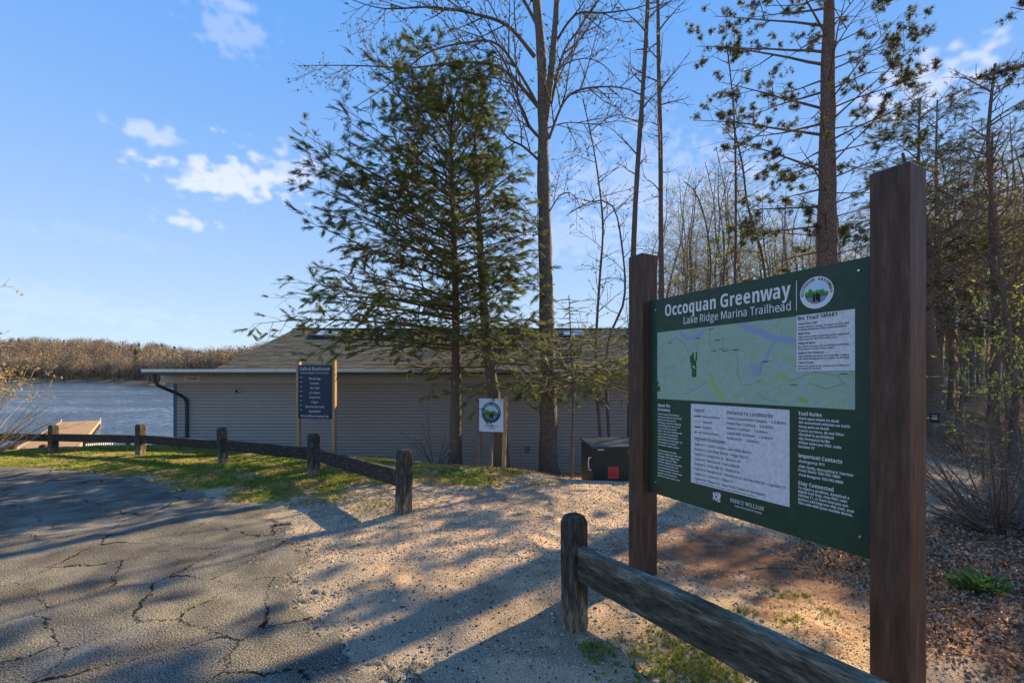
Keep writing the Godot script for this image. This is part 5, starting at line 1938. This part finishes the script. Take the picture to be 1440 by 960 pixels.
# ------------------------------------------------------------------ sky
func cloud_cover() -> ImageTexture:
	var W := 2048
	var H := 1024
	var im := Image.create(W, H, false, Image.FORMAT_RGBA8)
	im.fill(Color(1, 1, 1, 0))
	var n := noise(91, .035, 5)
	var n2 := noise(92, .012, 4)
	# [x, y, half width, half height, strength, seed] of each cloud as it stands in the view to the north-east
	for c in [[215, 190, 44, 17, .62], [318, 252, 82, 38, 1.0], [400, 245, 60, 34, .7], [262, 309, 42, 13, .75], [325, 50, 50, 32, .38], [322, 2, 40, 12, .5], [1300, 122, 90, 38, .85], [900, 262, 170, 70, .34], [800, 330, 120, 50, .26], [960, 300, 120, 60, .28], [1420, 250, 80, 40, .3], [70, 430, 160, 30, .10], [120, 330, 120, 16, .08]]:
		var d := Vector3((c[0] - 720.0) / 640.0, (530.0 - c[1]) / 640.0, -1.0)
		var len_ := d.length()
		d /= len_
		var u := fposmod(atan2(d.x, -d.z) / TAU, 1.0) * W
		var v := acos(d.y) / PI * H
		var k := W / TAU / len_ / 640.0 * 1.15
		var rx: float = c[2] * k / sqrt(1.0 - d.y * d.y)
		var ry: float = c[3] * k
		for y in range(int(v - ry * 1.6), int(v + ry * 1.6)):
			for x in range(int(u - rx * 1.6), int(u + rx * 1.6)):
				if y < 0 or y >= H: continue
				var px := posmod(x, W)
				var p := Vector2((x - u) / rx, (y - v) / ry)
				if p.y > 0.0: p.y *= 1.35
				var f := n.get_noise_2d(x * 2.2, y * 3.6) * 1.25 + n2.get_noise_2d(x * 2.0, y * 4.0) * .6
				var a: float = smoothstep(.05, .75, 1.0 - p.length() + f * .75) * c[4]
				if a > 0.0:
					var old := im.get_pixel(px, y)
					im.set_pixel(px, y, Color(1, 1, 1, clampf(maxf(old.a, a) + minf(old.a, a) * .3, 0.0, 1.0)))
	return ImageTexture.create_from_image(im)

func _ready() -> void:
	var cam := Camera3D.new()
	cam.name = "camera"
	add_child(cam)
	cam.projection = Camera3D.PROJECTION_FRUSTUM
	cam.keep_aspect = Camera3D.KEEP_HEIGHT
	cam.near = .05
	cam.far = 3000.0
	cam.size = 2.0 * .05 * 480.0 / 640.0
	cam.frustum_offset = Vector2(0, .05 * 50.0 / 640.0)
	cam.position = Vector3(0, EYE, 0)
	cam.current = true

	var we := WorldEnvironment.new()
	we.name = "world"
	var env := Environment.new()
	env.background_mode = Environment.BG_SKY
	var sky := ProceduralSkyMaterial.new()
	sky.sky_top_color = Color(.050, .162, .40).linear_to_srgb()
	sky.sky_horizon_color = Color(.315, .395, .47).linear_to_srgb()
	sky.sky_curve = .22
	sky.ground_bottom_color = Color(.12, .10, .08).linear_to_srgb()
	sky.ground_horizon_color = Color(.45, .48, .5).linear_to_srgb()
	sky.sun_angle_max = 1.2
	sky.sun_curve = .12
	sky.sky_cover = cloud_cover()
	sky.sky_cover_modulate = Color(.50, .42, .34, .95)
	var s := Sky.new()
	s.sky_material = sky
	env.sky = s
	env.tonemap_mode = Environment.TONE_MAPPER_LINEAR
	env.tonemap_exposure = 2.35
	env.sdfgi_enabled = true
	env.ssao_enabled = true
	env.ssil_enabled = true
	we.environment = env
	add_child(we)

	var sun := DirectionalLight3D.new()
	sun.name = "sun"
	add_child(sun)
	var az := deg_to_rad(45.5)
	var el := deg_to_rad(31.0)
	var to_sun := Vector3(sin(az) * cos(el), sin(el), -cos(az) * cos(el))
	sun.look_at_from_position(to_sun * 10.0, Vector3.ZERO)
	sun.light_energy = 1.6
	sun.light_color = Color(1.0, .90, .72)
	sun.light_angular_distance = .5
	sun.shadow_enabled = true

	var t0 := Time.get_ticks_msec()
	var lap := func(what):
		print(what, " ", Time.get_ticks_msec() - t0)
	make_materials()
	make_fonts()
	make_ground(); lap.call("ground")
	make_lot(); lap.call("lot")
	make_lake()
	make_far_shore(); lap.call("far shore")
	make_boathouse(); lap.call("boathouse")
	make_big_trees(); lap.call("big trees")
	make_woods(); lap.call("woods")
	make_trailhead_sign(); lap.call("sign")
	make_fences()
	make_small_signs()
	make_utility_box()
	make_waterside(); lap.call("things")
	make_ground_cover(); lap.call("cover")
